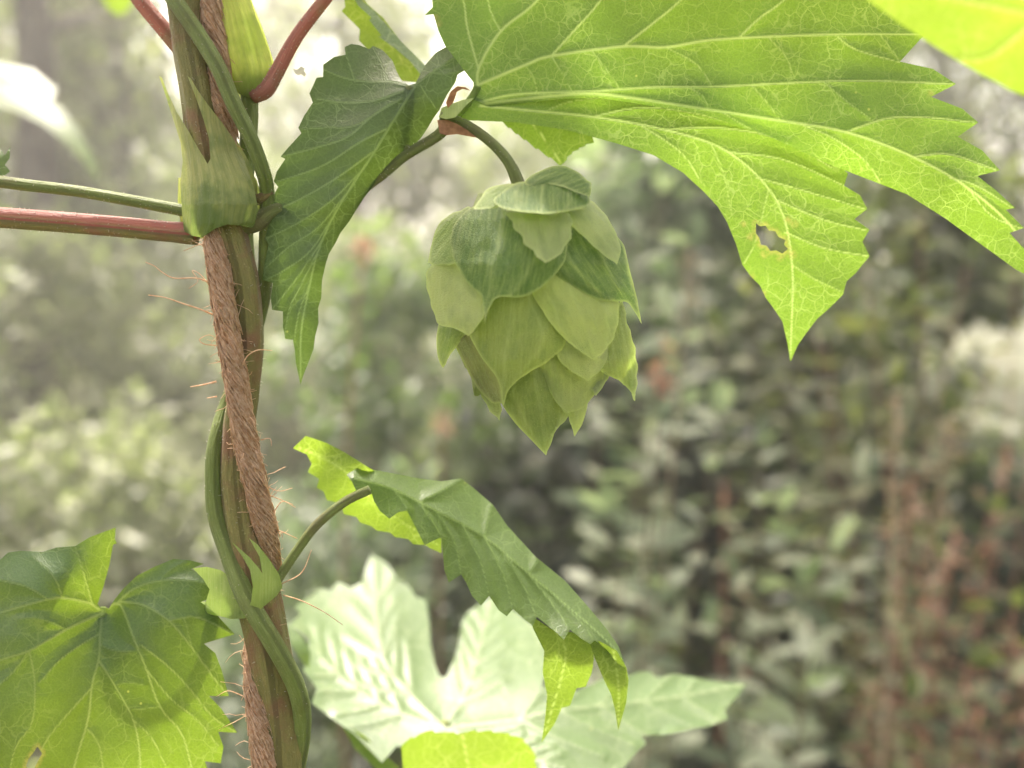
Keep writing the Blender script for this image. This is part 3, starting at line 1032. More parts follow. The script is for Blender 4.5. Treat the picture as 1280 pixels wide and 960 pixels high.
th_ = np.linspace(0, 2 * math.pi, 150, endpoint=False)
lob_ = (.66 + .34 * np.abs(np.cos(th_ * 1.5)) ** .9) * np.where(np.abs(th_ - .0) < .25, .5, 1) * (1 + .06 * (((th_ * 26 / 6.283) % 1) - .5))
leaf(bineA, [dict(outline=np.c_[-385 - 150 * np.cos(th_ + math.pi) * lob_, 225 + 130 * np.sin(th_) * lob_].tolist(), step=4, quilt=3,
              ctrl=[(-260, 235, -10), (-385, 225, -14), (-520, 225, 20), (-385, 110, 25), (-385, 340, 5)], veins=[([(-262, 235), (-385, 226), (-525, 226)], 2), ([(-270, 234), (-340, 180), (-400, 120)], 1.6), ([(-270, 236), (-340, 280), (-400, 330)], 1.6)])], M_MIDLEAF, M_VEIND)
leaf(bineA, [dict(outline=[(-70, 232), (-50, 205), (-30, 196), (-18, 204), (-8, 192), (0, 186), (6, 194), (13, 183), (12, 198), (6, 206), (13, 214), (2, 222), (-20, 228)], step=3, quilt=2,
              ctrl=[(-70, 232, -8), (0, 186, 10), (13, 183, 18), (13, 214, 4), (-20, 205, -14)], veins=[([(-60, 226), (-25, 212), (8, 190)], 1.2)])], M_SHADELEAF, M_VEIND)
flat_part("dry_fleck", zc(160, 0, 2.823, [(582, 242), (596, 246), (606, 238), (612, 232), (618, 240), (628, 238), (620, 248), (630, 262), (622, 272), (612, 262), (600, 266), (590, 258)]), [(366, 86, -4), (380, 84, -6), (382, 95, -2), (370, 92, -8)], M_HAIR, bineA, OA)
# side shoot carrying the cone and leaves
tube_part("side_shoot", [(300, 282, 6), (322, 277, 8), (345, 262, 10), (400, 258, 22), (440, 245, 22), (477, 219, 18), (506, 195, 12), (549, 168, 4), (560, 150, 2)], [13, 12, 8, 7, 6.5, 6.5, 6.5, 7, 8], M_PETG, bineA, OA, 12, hairs=90, hair_len=3)
tube_part("bud", [(320, 250, 4), (330, 246, 2), (341, 240, 2)], [7, 6, 2], M_STEM, bineA, OA, 10)

# the cone and its stalk
Z6 = lambda pts: zc(520, 0, 3.2, pts)
cone = tube_part("hop_cone", [(668, 520, 10), (666, 400, 12), (660, 290, 10), (652, 250, 4), (648, 230, -2), (636, 203, -4), (614, 178, -2), (582, 156, 0), (551, 147, 2)],
                 [4, 10, 14, 12, 8.5, 7, 6.5, 6.5, 7.5], M_PETG, bineA, OA, 12, hairs=60, hair_len=2.5)
cone["label"] = "single pale green papery hop cone hanging from its curved stalk"
CX, CY = 666, 385


def cone_depth(p):
    # body of the cone: a barrel round the axis, rounded at both ends
    ax = CX + (p[:, 1] - CY) * .06
    ry = np.interp(p[:, 1], [205, 235, 275, 330, 400, 450, 500, 565], [52, 92, 122, 130, 118, 100, 66, 22])
    u = np.clip((p[:, 0] - ax) / ry, -1.25, 1.25)
    return 12 - ry * .92 * (1 - .82 * u * u) + 6


Z1 = lambda pts: zc(500, 130, 2.1333, pts)


def bract(outline, base, tip, lay, col, bulge=11.0, label=None, mat=None, curl=6.0):
    q = np.asarray(outline, float)
    cen = q.mean(0)
    i = int(np.argmin(np.linalg.norm(q - np.asarray(tip, float), axis=1)))
    q = np.vstack([q[i:], q[:i]])
    dirn = np.asarray(tip, float) - np.asarray(base, float)
    dirn /= np.linalg.norm(dirn)
    q[0] = q[0] + dirn * 5                                              # drawn out to a point
    o2 = spline(np.vstack([q, q[:1]]), step=3)[:-1, :2]
    o2[1:-1] += (np.sin(np.arange(len(o2) - 2) * .8 + lay) * rng.uniform(.2, 1, len(o2) - 2))[:, None] * rng.normal(0, .7, (1, 2))
    V, T, ol = sheet(o2, 2.6)
    d, _ = dist_poly(V, ol)
    base, tip = np.asarray(base, float), np.asarray(tip, float)
    ax = tip - base
    L = np.linalg.norm(ax)
    ax /= L
    rel = V - base
    al = rel @ ax
    ac = rel @ np.array([-ax[1], ax[0]])
    wmax = np.abs(ac).max() + 1e-6
    bins = np.clip(((al - al.min()) / (np.ptp(al) + 1e-6) * 24).astype(int), 0, 23)
    wl = np.array([np.abs(ac[bins == k_]).max() if (bins == k_).any() else wmax for k_ in range(24)])
    uu_ = ac / (np.interp(al, al.min() + np.ptp(al) * (np.arange(24) + .5) / 24, wl) + 2)
    vln = np.clip(np.cos(uu_ * math.pi * 3.5 + .4 * np.sin(al / 17 + lay)), 0, 1) ** 7
    body = cone_depth(V)
    t = np.clip(al / L, 0, 1.1)
    z = body - lay * 1.35 - bulge * (1 - np.exp(-d / 12)) * (1.1 - .85 * np.clip(t, 0, 1)) - 12 * np.clip(t, 0, 1) ** 1.5 + 13 * (1 - np.clip(t, 0, 1)) ** 1.5
    z += curl * .35 * np.cos(ac / wmax * 7 + lay) * .22                       # lengthwise pleats
    z -= curl * np.clip(t - .72, 0, 1) ** 1.5 * 6                          # tips stand off
    z -= .9 * vln
    z += 1.8 * np.sin(al / 19 + lay) * np.cos(ac / 15) + .55 * np.sin(al / 5.3 + 1.7 * np.sin(ac / 6 + lay)) + .35 * np.sin(ac / 3.6 + 1.2 * np.sin(al / 14 + lay))
    rim = np.clip(1 - d / 3.2, 0, 1)
    ob = mesh_obj("bract", P3(np.c_[V, z]), T, mat or M_BRACT, cone, OA,
                  attrs=dict(bractpos=np.c_[ac / 100, al / 100, np.zeros(len(V))], rim=rim, vein=vln))
    ob.color = (*col, 1)
    if label:
        ob["label"] = label
    return ob


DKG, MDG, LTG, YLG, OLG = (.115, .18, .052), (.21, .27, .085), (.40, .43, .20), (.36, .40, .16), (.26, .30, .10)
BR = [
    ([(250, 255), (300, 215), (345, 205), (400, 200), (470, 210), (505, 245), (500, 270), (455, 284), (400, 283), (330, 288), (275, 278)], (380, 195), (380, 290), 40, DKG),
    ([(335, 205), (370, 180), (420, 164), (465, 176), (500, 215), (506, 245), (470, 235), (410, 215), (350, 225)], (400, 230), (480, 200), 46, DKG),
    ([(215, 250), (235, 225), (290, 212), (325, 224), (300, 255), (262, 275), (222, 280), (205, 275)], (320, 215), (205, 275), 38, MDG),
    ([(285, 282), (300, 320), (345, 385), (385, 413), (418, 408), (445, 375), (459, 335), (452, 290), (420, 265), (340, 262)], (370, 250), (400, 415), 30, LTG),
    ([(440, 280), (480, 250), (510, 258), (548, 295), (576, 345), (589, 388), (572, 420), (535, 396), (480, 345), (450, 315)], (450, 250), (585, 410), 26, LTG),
    ([(230, 262), (180, 282), (143, 325), (134, 375), (150, 430), (185, 483), (213, 508), (222, 545), (228, 574), (238, 545), (262, 516), (330, 513), (390, 478), (438, 420), (440, 360), (380, 290), (300, 258)], (280, 250), (228, 572), 18, DKG),
    ([(190, 280), (160, 283), (115, 308), (92, 345), (80, 415), (100, 430), (150, 420), (190, 360)], (190, 275), (85, 420), 12, MDG),
    ([(135, 385), (100, 405), (72, 450), (70, 480), (86, 545), (105, 588), (145, 598), (182, 608), (216, 580), (226, 535), (210, 480), (175, 410)], (160, 380), (170, 608), 13, LTG),
    ([(400, 440), (430, 370), (470, 320), (540, 330), (592, 368), (612, 440), (630, 510), (639, 578), (620, 545), (603, 528), (570, 526), (525, 520), (470, 492)], (480, 320), (638, 577), 12, DKG),
    ([(345, 480), (380, 420), (430, 410), (500, 460), (560, 510), (583, 530), (578, 600), (552, 652), (512, 673), (470, 652), (425, 612), (385, 560)], (420, 400), (520, 672), 8, YLG),
    ([(180, 600), (200, 560), (230, 510), (290, 480), (350, 480), (390, 550), (442, 630), (400, 682), (335, 722), (292, 760), (276, 798), (262, 738), (215, 672)], (300, 470), (276, 798), 5, OLG),
    ([(410, 640), (450, 620), (520, 640), (556, 640), (552, 680), (538, 706), (500, 728), (462, 716), (430, 690)], (480, 600), (500, 728), 2, LTG),
    ([(530, 705), (555, 640), (576, 560), (592, 520), (604, 575), (626, 650), (633, 720), (625, 782), (602, 752), (565, 728)], (575, 500), (625, 782), 2, OLG),
    ([(265, 780), (290, 730), (330, 690), (380, 680), (420, 750), (438, 815), (412, 880), (388, 927), (350, 896), (300, 842)], (350, 650), (390, 926), -4, OLG),
    ([(360, 690), (420, 640), (470, 680), (535, 700), (540, 740), (515, 780), (485, 812), (440, 815), (400, 770)], (450, 620), (460, 815), -6, YLG),
    ([(440, 790), (490, 780), (500, 800), (487, 850), (466, 876), (452, 842)], (470, 740), (466, 876), -10, YLG),
    ([(500, 740), (545, 700), (558, 722), (545, 748), (520, 768)], (510, 700), (525, 768), -8, (.28, .3, .16)),
    ([(140, 620), (185, 590), (215, 650), (262, 735), (270, 790), (245, 795), (205, 755), (170, 690)], (180, 580), (265, 790), -2, (.24, .24, .09)),
    ([(98, 655), (100, 600), (120, 560), (180, 590), (165, 630), (140, 660), (118, 694), (104, 684)], (150, 560), (112, 694), -2, MDG),
    ([(215, 760), (262, 770), (270, 800), (263, 834), (247, 826), (232, 805)], (240, 730), (262, 834), -6, OLG),
    ([(400, 800), (445, 790), (455, 820), (435, 850), (415, 860)], (420, 760), (425, 860), -12, LTG),
]
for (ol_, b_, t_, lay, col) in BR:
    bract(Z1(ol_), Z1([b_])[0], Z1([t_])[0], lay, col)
# bracts round the far side of the cone
for row, (yy, hh) in enumerate(((262, 80), (310, 95), (375, 105), (430, 85))):
    for k in range(5):
        ph = R(18 + 36 * k + (18 if row % 2 else 0))
        ry = np.interp(yy + 20, [205, 235, 275, 330, 400, 450, 500, 565], [50, 88, 112, 118, 104, 86, 55, 18])
        n = 9
        uu, vv = np.meshgrid(np.linspace(-1, 1, n), np.linspace(0, 1, n))
        wdt = .95 * np.sin(np.pi * np.clip(.12 + .88 * vv, 0, 1)) ** .7 + .02
        ang = ph + uu * wdt
        rr = ry * ((.80 if row else .62) + .10 * np.sin(vv * 2.6)) - 6 * uu ** 2
        X = CX + rr * np.cos(ang)
        Y = yy - 20 + hh * vv
        Zz = 18 + rr * .9 * np.sin(ang)
        idx = np.arange(n * n).reshape(n, n)
        F = np.stack([idx[:-1, :-1], idx[:-1, 1:], idx[1:, 1:], idx[1:, :-1]], -1).reshape(-1, 4)
        pp = np.c_[X.ravel(), Y.ravel(), Zz.ravel()]
        ob = mesh_obj("bract", P3(pp), F, M_BRACT, cone, OA, attrs=dict(bractpos=np.c_[uu.ravel() * .5, vv.ravel(), np.zeros(n * n)], rim=np.zeros(n * n), vein=np.zeros(n * n)))
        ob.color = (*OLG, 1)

# brown scale and small stipules at the shoot tip
Z4 = lambda pts: zc(420, 0, 4.364, pts)


flat_part("dry_scale", Z4([(552, 655), (566, 728), (600, 738), (660, 732), (770, 752), (720, 712), (660, 675), (610, 655)]), [(547, 150, -6), (560, 168, -10), (590, 171, -4), (570, 155, -12)], M_BROWN, bineA, OA)
flat_part("stipule", Z4([(560, 640), (575, 590), (620, 570), (690, 545), (755, 535), (725, 560), (690, 595), (650, 640), (600, 650)]), [(551, 145, -6), (575, 132, -10), (592, 123, -4), (565, 140, -12)], M_STIP, bineA, OA)
flat_part("stipule", Z4([(600, 560), (625, 500), (660, 470), (705, 475), (735, 495), (690, 485), (660, 500), (640, 560), (610, 590)]), [(560, 128, -3), (580, 108, -6), (588, 113, -4), (565, 120, -8)], M_BROWN, bineA, OA)

# the dark folded leaf
Z5 = lambda pts: zc(300, 30, 2.0875, pts)
L2 = Z5([(440, 160), (420, 145), (408, 122), (398, 95), (372, 68), (347, 57), (338, 66), (312, 55), (290, 52), (273, 60), (275, 80), (245, 86), (217, 106), (217, 138), (200, 140), (181, 181),
         (190, 205), (168, 238), (152, 271), (160, 285), (128, 320), (106, 346), (118, 352), (96, 385), (88, 410), (100, 425), (80, 460), (72, 495), (82, 500), (70, 540), (65, 560), (75, 575), (64, 625), (58, 668), (86, 676), (80, 715), (84, 746), (112, 750),
         (112, 790), (118, 822), (138, 824), (143, 850), (146, 885), (158, 942), (166, 915), (178, 885), (192, 848), (196, 815), (205, 780), (204, 740), (212, 715), (214, 670), (224, 625), (232, 600), (250, 570), (262, 545), (285, 515), (300, 490), (325, 452), (345, 425), (372, 388),
         (405, 362), (432, 338), (455, 315), (472, 298), (492, 268), (505, 245), (520, 225), (540, 185), (562, 152), (568, 132), (585, 122), (588, 105), (606, 96), (602, 70), (607, 42), (575, 48), (545, 55), (512, 74), (485, 105), (468, 135), (458, 155)])
V2 = [(Z5(p), r) for p, r in (
    ([(455, 165), (405, 245), (350, 335), (300, 410), (245, 500), (205, 590), (180, 690), (160, 800), (158, 920)], 2.2),
    ([(440, 162), (395, 150), (330, 150), (270, 140), (217, 118)], 1.5),
    ([(300, 150), (285, 105), (274, 72)], 1.0), ([(380, 150), (372, 110), (348, 62)], 1.0),
    ([(425, 175), (350, 200), (270, 205), (200, 195)], 1.6),
    ([(420, 195), (345, 240), (280, 295), (190, 325), (112, 345)], 1.7),
    ([(395, 205), (300, 265), (225, 270), (160, 275)], 1.2),
    ([(380, 275), (310, 310), (215, 370), (95, 412)], 1.5), ([(345, 335), (270, 390), (170, 450), (76, 494)], 1.5), ([(310, 390), (240, 460), (150, 520), (68, 560)], 1.4),
    ([(280, 440), (205, 530), (130, 580), (62, 640)], 1.4), ([(250, 492), (185, 590), (120, 640), (66, 668)], 1.3), ([(225, 545), (165, 640), (120, 700), (86, 742)], 1.2),
    ([(205, 590), (160, 680), (130, 740), (116, 815)], 1.1), ([(185, 670), (155, 750), (142, 822)], 1.0),
    ([(405, 245), (420, 290), (435, 330)], .9), ([(350, 335), (362, 365), (370, 388)], .9), ([(470, 160), (500, 205), (515, 225)], 1.0), ([(462, 155), (510, 120), (600, 60)], 1.2), ([(500, 128), (540, 130), (580, 122)], .9),
    ([(300, 410), (300, 450), (298, 488)], .8), ([(245, 500), (245, 540), (240, 585)], .8))]
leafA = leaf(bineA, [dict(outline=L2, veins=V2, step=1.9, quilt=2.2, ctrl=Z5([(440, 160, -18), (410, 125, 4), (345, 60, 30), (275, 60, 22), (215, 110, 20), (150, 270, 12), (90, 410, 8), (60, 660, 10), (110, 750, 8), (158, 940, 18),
     (205, 740, 14), (235, 590, 14), (300, 490, 14), (372, 388, 14), (450, 320, 12), (505, 245, 8), (570, 140, 20), (605, 50, 42), (510, 75, 26), (470, 140, -2),
     (400, 250, -20), (330, 350, -18), (260, 470, -14), (200, 610, -6), (170, 760, 0), (300, 200, 4), (200, 400, 0), (150, 560, 2)]))], M_SHADELEAF, M_VEIND,
     petiole=[(512, 190, 12), (500, 165, 6), (512, 108, -14)], pmat=M_PETG, pr=5, label="dark shaded serrated leaf folded along its midrib")

# the broad sunlit leaf seen from below (central lobe above, drooping side lobe below)
Z7 = lambda pts: zc(880, 0, 2.0875, pts)
up_teeth = [(1300, 352), (1286, 318), (1262, 291), (1280, 285), (1257, 262), (1269, 260), (1245, 238), (1222, 220), (1250, 213), (1228, 188), (1197, 171), (1223, 153), (1203, 136), (1164, 121), (1195, 105), (1166, 86), (1125, 77), (1156, 43), (1135, 22), (1104, 8), (1140, -20)]
up_rest = serrate([(1140, -20), (1120, -80), (1060, -130), (960, -165), (820, -190), (690, -180), (600, -140), (555, -80), (539, -20)], 34, 9, 1)
left_edge = [(541, 9), (531, 19), (542, 18), (548, 38), (556, 57), (568, 72), (580, 88), (592, 103)]
low_edge = [(592, 124), (612, 134), (645, 130), (700, 124), (745, 122), (800, 130), (880, 143), (960, 170), (1038, 206), (1090, 226), (1134, 243), (1180, 272), (1230, 308), (1270, 337)]
LA = up_teeth + up_rest + left_edge + low_edge
VA = [([(597, 112), (599, 84), (626, 39), (670, 2), (720, -60), (760, -150)], 2.8), ([(598, 86), (584, 34), (579, 0), (560, -50)], 1.8),
      ([(598, 106), (657, 81), (689, 70), (779, 58), (832, 59), (900, 49), (1043, 43), (1154, 43)], 3.0),
      ([(600, 128), (645, 118), (739, 114), (817, 109), (900, 108), (1062, 101), (1191, 105)], 2.3),
      ([(602, 130), (680, 121), (739, 117), (801, 124), (880, 136), (970, 150), (1057, 165), (1141, 196), (1210, 235), (1270, 290), (1298, 350)], 3.0),
      ([(689, 70), (718, 38), (751, 0), (800, -70)], 1.8), ([(779, 58), (815, 30), (851, 0), (920, -70)], 1.8), ([(925, 46), (950, 22), (980, 0), (1040, -60)], 1.5), ([(1057, 165), (1110, 148), (1160, 147), (1218, 153)], 1.6), ([(1141, 196), (1187, 193), (1246, 213)], 1.5),
      ([(1187, 222), (1220, 232), (1266, 260)], 1.2), ([(626, 39), (612, 10), (604, -40)], 1.2), ([(1000, 155), (1040, 172), (1080, 200), (1100, 228)], 1.0), ([(1210, 236), (1240, 270), (1278, 286)], 1.0),
      ([(832, 59), (870, 80), (890, 108)], .9), ([(739, 62), (760, 90), (775, 112)], .9), ([(689, 70), (705, 95), (715, 114)], .9), ([(960, 46), (985, 75), (990, 103)], .9), ([(1043, 43), (1070, 62), (1125, 78)], 1.0), ([(657, 81), (668, 100), (672, 117)], .8),
      ([(939, 106), (960, 130), (975, 150)], .9), ([(1030, 103), (1060, 128), (1090, 150)], .9), ([(860, 108), (880, 122), (885, 136)], .8), ([(1100, 43), (1120, 70), (1125, 78)], .7), ([(900, 139), (940, 162), (985, 180)], .8)]
cA = [(595, 108, 0), (540, 10, 18), (540, -60, 5), (620, 20, -4), (720, -60, -40), (760, -180, -95), (1000, -160, -100), (680, 60, -10), (780, 50, -20), (900, 40, -26), (1040, 40, -26), (1150, 43, -20), (1140, -20, -45),
      (740, 116, -14), (880, 138, -16), (1057, 165, -20), (1200, 230, -14), (1300, 350, 14), (1038, 206, -4), (1134, 243, 4), (1230, 308, 12), (960, 170, -2), (800, 130, -8), (645, 132, 2), (1222, 153, -6), (1250, 213, -2), (880, 90, -10), (1060, 80, -14)]
LB = [(588, 118), (612, 126), (660, 118), (745, 114), (820, 118), (900, 130), (980, 160), (1040, 198), (1060, 217), (1055, 232), (1075, 244), (1084, 261), (1068, 274), (1087, 287), (1078, 302), (1087, 320), (1070, 341), (1058, 352), (1054, 368), (1038, 384), (1022, 398), (1008, 416), (997, 432), (988, 452),
      (984, 428), (978, 402), (966, 384), (957, 372), (950, 357), (938, 345), (928, 331), (920, 305), (909, 278), (897, 258), (880, 240), (854, 216), (817, 194), (770, 179), (707, 162), (645, 153), (600, 151), (575, 150), (578, 132)]
VB = [([(600, 132), (660, 138), (740, 146), (830, 162), (910, 190), (970, 250), (990, 330), (988, 445)], 2.2), ([(740, 146), (800, 135), (860, 140), (940, 160)], 1.2), ([(830, 162), (900, 160), (980, 175), (1040, 210)], 1.4), ([(910, 190), (980, 200), (1055, 232)], 1.2),
      ([(945, 222), (1010, 240), (1080, 261)], 1.1), ([(970, 250), (1030, 275), (1083, 288)], 1.1), ([(980, 290), (1030, 310), (1083, 320)], 1.0), ([(988, 330), (1020, 350), (1055, 366)], .9), ([(800, 156), (850, 190), (880, 232)], 1.0), ([(890, 182), (905, 220), (915, 270)], .9), ([(960, 240), (945, 300), (930, 330)], .8), ([(680, 140), (710, 128), (750, 122)], .9)]
cB = [(588, 125, 4), (660, 120, 4), (800, 124, 12), (980, 165, 22), (1060, 217, 34), (1087, 300, 46), (1040, 380, 52), (988, 450, 62), (930, 331, 36), (880, 240, 24), (770, 179, 12), (645, 153, 4), (575, 148, 6), (960, 250, 26), (860, 170, 10), (1000, 300, 36)]
hole = [(945, 279), (950, 283), (957, 282), (961, 288), (969, 289), (973, 296), (982, 300), (980, 306), (985, 311), (978, 317), (970, 313), (963, 314), (958, 307), (951, 306), (949, 297), (945, 292)]
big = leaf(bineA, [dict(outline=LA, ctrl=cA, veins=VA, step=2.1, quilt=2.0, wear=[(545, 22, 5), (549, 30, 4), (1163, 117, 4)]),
                   dict(outline=LB, ctrl=cB, veins=VB, step=2.2, quilt=1.5, holes=[hole], wear=[(985, 275, 5), (993, 280, 5), (930, 280, 4), (938, 296, 5), (955, 318, 5), (975, 322, 5), (990, 318, 6), (955, 366, 4), (940, 345, 4)])],
           M_SUNLEAF, M_VEIN, petiole=[(556, 154, 2), (575, 140, 6), (592, 118, 4), (597, 107, 0)], pmat=M_STIP, pr=4.5, label="broad translucent leaf glowing in the sun with pale veins")
# leaf tip behind, then unseen leaves added above to cast shade
tipo = serrate([(625, 148), (645, 165), (672, 185), (702, 206)], 16, 2.5, -1) + serrate([(702, 206), (712, 192), (728, 182), (742, 176)], 9, 2.5, -1) + [(735, 150), (690, 120), (640, 125)]
leaf(bineA, [dict(outline=tipo, ctrl=[(625, 148, 60), (702, 206, 95), (742, 176, 90), (690, 120, 70), (660, 160, 70)], veins=[([(640, 130), (670, 160), (702, 205)], 1.2)], step=3)], M_SUNLEAF, M_VEIN)


def added_shade_leaf(root, target, t, size, node, nrm=(0., -.15, 1.), spin=0.0, mat=None):
    """an unseen lobed hop leaf added above the view, with a stalk, to shade the target point"""
    c = P3(target) + np.array(sun_dir) * t
    th = np.linspace(0, 2 * math.pi, 260, endpoint=False)
    lob = .62 + .38 * np.abs(np.cos((th) * 2.5)) ** .8
    lob *= np.where(np.abs(th - math.pi) < .35, .25 + .75 * np.abs(th - math.pi) / .35, 1)
    lob *= 1 + .05 * (((th * 40 / (2 * math.pi)) % 1) - .5)
    ol_ = np.c_[np.cos(th) * lob, np.sin(th) * lob] * size / MM
    V, T, _ = sheet(ol_.tolist(), size / MM / 26)
    nz = np.asarray(nrm, float)
    nz /= np.linalg.norm(nz)
    x = np.array([math.cos(spin), math.sin(spin), 0])
    x -= nz * (x @ nz)
    x /= np.linalg.norm(x)
    y = np.cross(nz, x)
    r2 = (V ** 2).sum(1) * MM ** 2 / size ** 2
    W = c + np.outer(V[:, 0] * MM, x) + np.outer(V[:, 1] * MM, y) + np.outer(-.22 * size * r2 + .03 * size * np.sin(V[:, 0] * MM / size * 7), nz)
    o_ = np.array(root.location)
    ang = np.arctan2(V[:, 1], V[:, 0])
    va = np.clip(1.2 - np.abs(np.sin(ang * 2.5)) * np.hypot(V[:, 0], V[:, 1]) / 2.2, 0, 1) * .8
    lf = mesh_obj("leaf", W, T, mat or M_MIDLEAF, root, o_, attrs=dict(leafpos=np.c_[V / 100, np.zeros(len(V))], vein=va, wear=np.zeros(len(V))))  # added leaf, out of view, there to block the sun
    nb = up_pts(*node[:3])
    k = np.array([nb[0][0], nb[0][1], node[3]])
    st = c - x * size * .18
    v, f, a = tube_geo(arch(k, st, (0, 0, .03), 14), np.linspace(.0012, .0009, 14), 8)
    mesh_obj("petiole", v, f, M_PETRR, lf, o_, attrs=dict(tubepos=a))
    return lf


NA = (228, -60, 8)  # stem point for the unseen leaves added to cast shade
added_shade_leaf(bineA, (0, 840, -15), .21, .022, NA + (1.62,), spin=2.6)
added_shade_leaf(bineA, (200, 690, 5), .24, .011, NA + (1.66,), spin=2.0)
added_shade_leaf(bineA, (690, 400, -40), .16, .022, NA + (1.56,), spin=.3)
added_shade_leaf(bineA, (440, 230, 0), .19, .025, NA + (1.60,), spin=-.2)
added_shade_leaf(bineA, (760, -110, -50), .11, .016, NA + (1.53,), spin=.2)
added_shade_leaf(bineA, (910, -100, -50), .12, .018, NA + (1.54,), spin=-.3)
added_shade_leaf(bineA, (1080, -95, -50), .13, .019, NA + (1.55,), spin=.1)

# ---- second bine: slender, winding in front
B_PTS = [(190, -60, -14), (200, -30, -24), (218, 0, -30), (245, 39, -34), (273, 85, -36), (291, 127, -34), (312, 170, -26), (328, 212, -12), (334, 241, 6), (333, 300, 20), (329, 370, 26), (310, 440, 36),
         (285, 500, 30), (272, 540, 12), (266, 580, 0), (269, 640, -5), (285, 690, -14), (303, 737, -28), (320, 768, -36), (350, 818, -32), (371, 861, -16), (378, 903, 0), (370, 960, 18), (352, 1020, 30)]
bineB = empty("hop_bine", ground_under(360, 1040), "slender bright green hop bine spiralling round the thick brown-green one", "hop vine")
bineB.location.x += .004
OB = np.array(bineB.location)
tube_part("stem", B_PTS, [10, 10, 10, 10, 10, 10, 9.5, 9, 9, 9, 9, 9, 9, 9.5, 9.5, 10, 10.5, 11, 11, 11, 11, 11.5, 11.5, 11.5], M_SLENDER, bineB, OB, 14, 6, .05, 60,
          dict(up=up_pts(190, -60, -14), down=down_pts(352, 1020, 30, .01)), hairs=160, hair_len=3)
# its node, with pointed stipules
Z4b = lambda pts: zc(200, 620, 2.825, pts)
flat_part("stipule", Z4b([(300, 425), (322, 372), (328, 320), (318, 262), (290, 212), (254, 163), (275, 180), (315, 215), (350, 256), (362, 275), (352, 215), (314, 148), (345, 172), (385, 222), (420, 275), (433, 322), (412, 352), (372, 386), (335, 412)]),
          zc(200, 620, 2.825, [(300, 425, -34), (254, 163, -42), (314, 148, -44), (430, 320, -22), (350, 300, -50), (340, 400, -44)]), M_STIP, bineB, OB)
flat_part("stipule", Z4b([(115, 255), (165, 250), (215, 262), (255, 290), (268, 340), (290, 380), (305, 405), (300, 432), (250, 435), (200, 420), (160, 380), (175, 330), (150, 290)]),
          zc(200, 620, 2.825, [(115, 255, -6), (215, 270, -14), (300, 425, -30), (200, 420, -16), (230, 350, -24), (160, 380, -10)]), M_STIP, bineB, OB)

# left leaf of that node
Z8 = lambda pts: zc(0, 640, 3.0, pts)
L3 = Z8([(-90, 205), (0, 180), (30, 152), (80, 145), (160, 150), (212, 133), (282, 128), (335, 95), (434, 58), (430, 100), (438, 118), (424, 122), (410, 200), (388, 280), (366, 345), (375, 358), (408, 362), (425, 335), (462, 288), (512, 240), (580, 205), (650, 176), (712, 181), (765, 194), (716, 214),
         (772, 240), (805, 268), (834, 302), (752, 338), (800, 370), (835, 410), (880, 458), (764, 494), (808, 530), (830, 590), (858, 690), (784, 690), (832, 740), (890, 828), (818, 824), (838, 880), (828, 942), (768, 935), (792, 1000), (720, 1050)]) + \
     serrate(Z8([(720, 1050), (560, 1160), (300, 1190), (60, 1110), (-200, 1060)]), 26, 7, 1)[1:] + serrate(Z8([(-200, 1060), (-340, 820), (-330, 520), (-220, 300), (-90, 205)]), 26, 7, 1)[1:-1]
V3 = [(Z8(p), r) for p, r in (
    ([(385, 370), (376, 450), (370, 550), (345, 650), (330, 780), (280, 950), (240, 1150)], 2.0), ([(372, 366), (330, 340), (235, 322), (180, 328), (0, 378), (-150, 430)], 2.0), ([(385, 378), (250, 440), (110, 520), (0, 556), (-200, 640)], 2.0),
    ([(235, 322), (200, 240), (120, 165)], 1.1), ([(345, 345), (325, 270), (282, 132)], 1.1), ([(180, 328), (100, 280), (0, 255)], 1.0),
    ([(370, 555), (430, 650), (500, 780), (525, 920), (520, 1060)], 1.6), ([(330, 815), (370, 870), (385, 960), (380, 1060)], 1.3), ([(348, 655), (270, 740), (180, 850), (100, 1000)], 1.2),
    ([(405, 360), (450, 345), (500, 470), (545, 580), (600, 730), (680, 830), (720, 960)], 1.8), ([(450, 335), (540, 350), (635, 410), (720, 510), (800, 620), (856, 688)], 1.7), ([(435, 345), (500, 290), (600, 258), (740, 262), (832, 302)], 1.5),
    ([(635, 408), (740, 395), (876, 457)], 1.2), ([(530, 500), (620, 570), (700, 650), (800, 770), (886, 826)], 1.4), ([(545, 585), (640, 700), (740, 780), (820, 880)], 1.1), ([(110, 520), (130, 640), (120, 790), (60, 880), (30, 1000)], 1.3), ([(250, 440), (150, 400), (70, 400)], .9), ([(110, 520), (50, 600), (-40, 680)], 1.0),
    ([(376, 455), (300, 500), (220, 560), (150, 640)], 1.0), ([(600, 258), (640, 215), (700, 185)], .9), ([(500, 780), (570, 850), (620, 950)], 1.0), ([(430, 650), (480, 640), (545, 650)], .8), ([(600, 730), (520, 740), (480, 735)], .7), ([(376, 500), (440, 520), (520, 520)], .8), ([(720, 510), (700, 430), (690, 400)], .8))]
hole3 = Z8([(140, 880), (158, 905), (142, 935), (128, 962), (104, 972), (98, 950), (108, 925), (124, 905)])
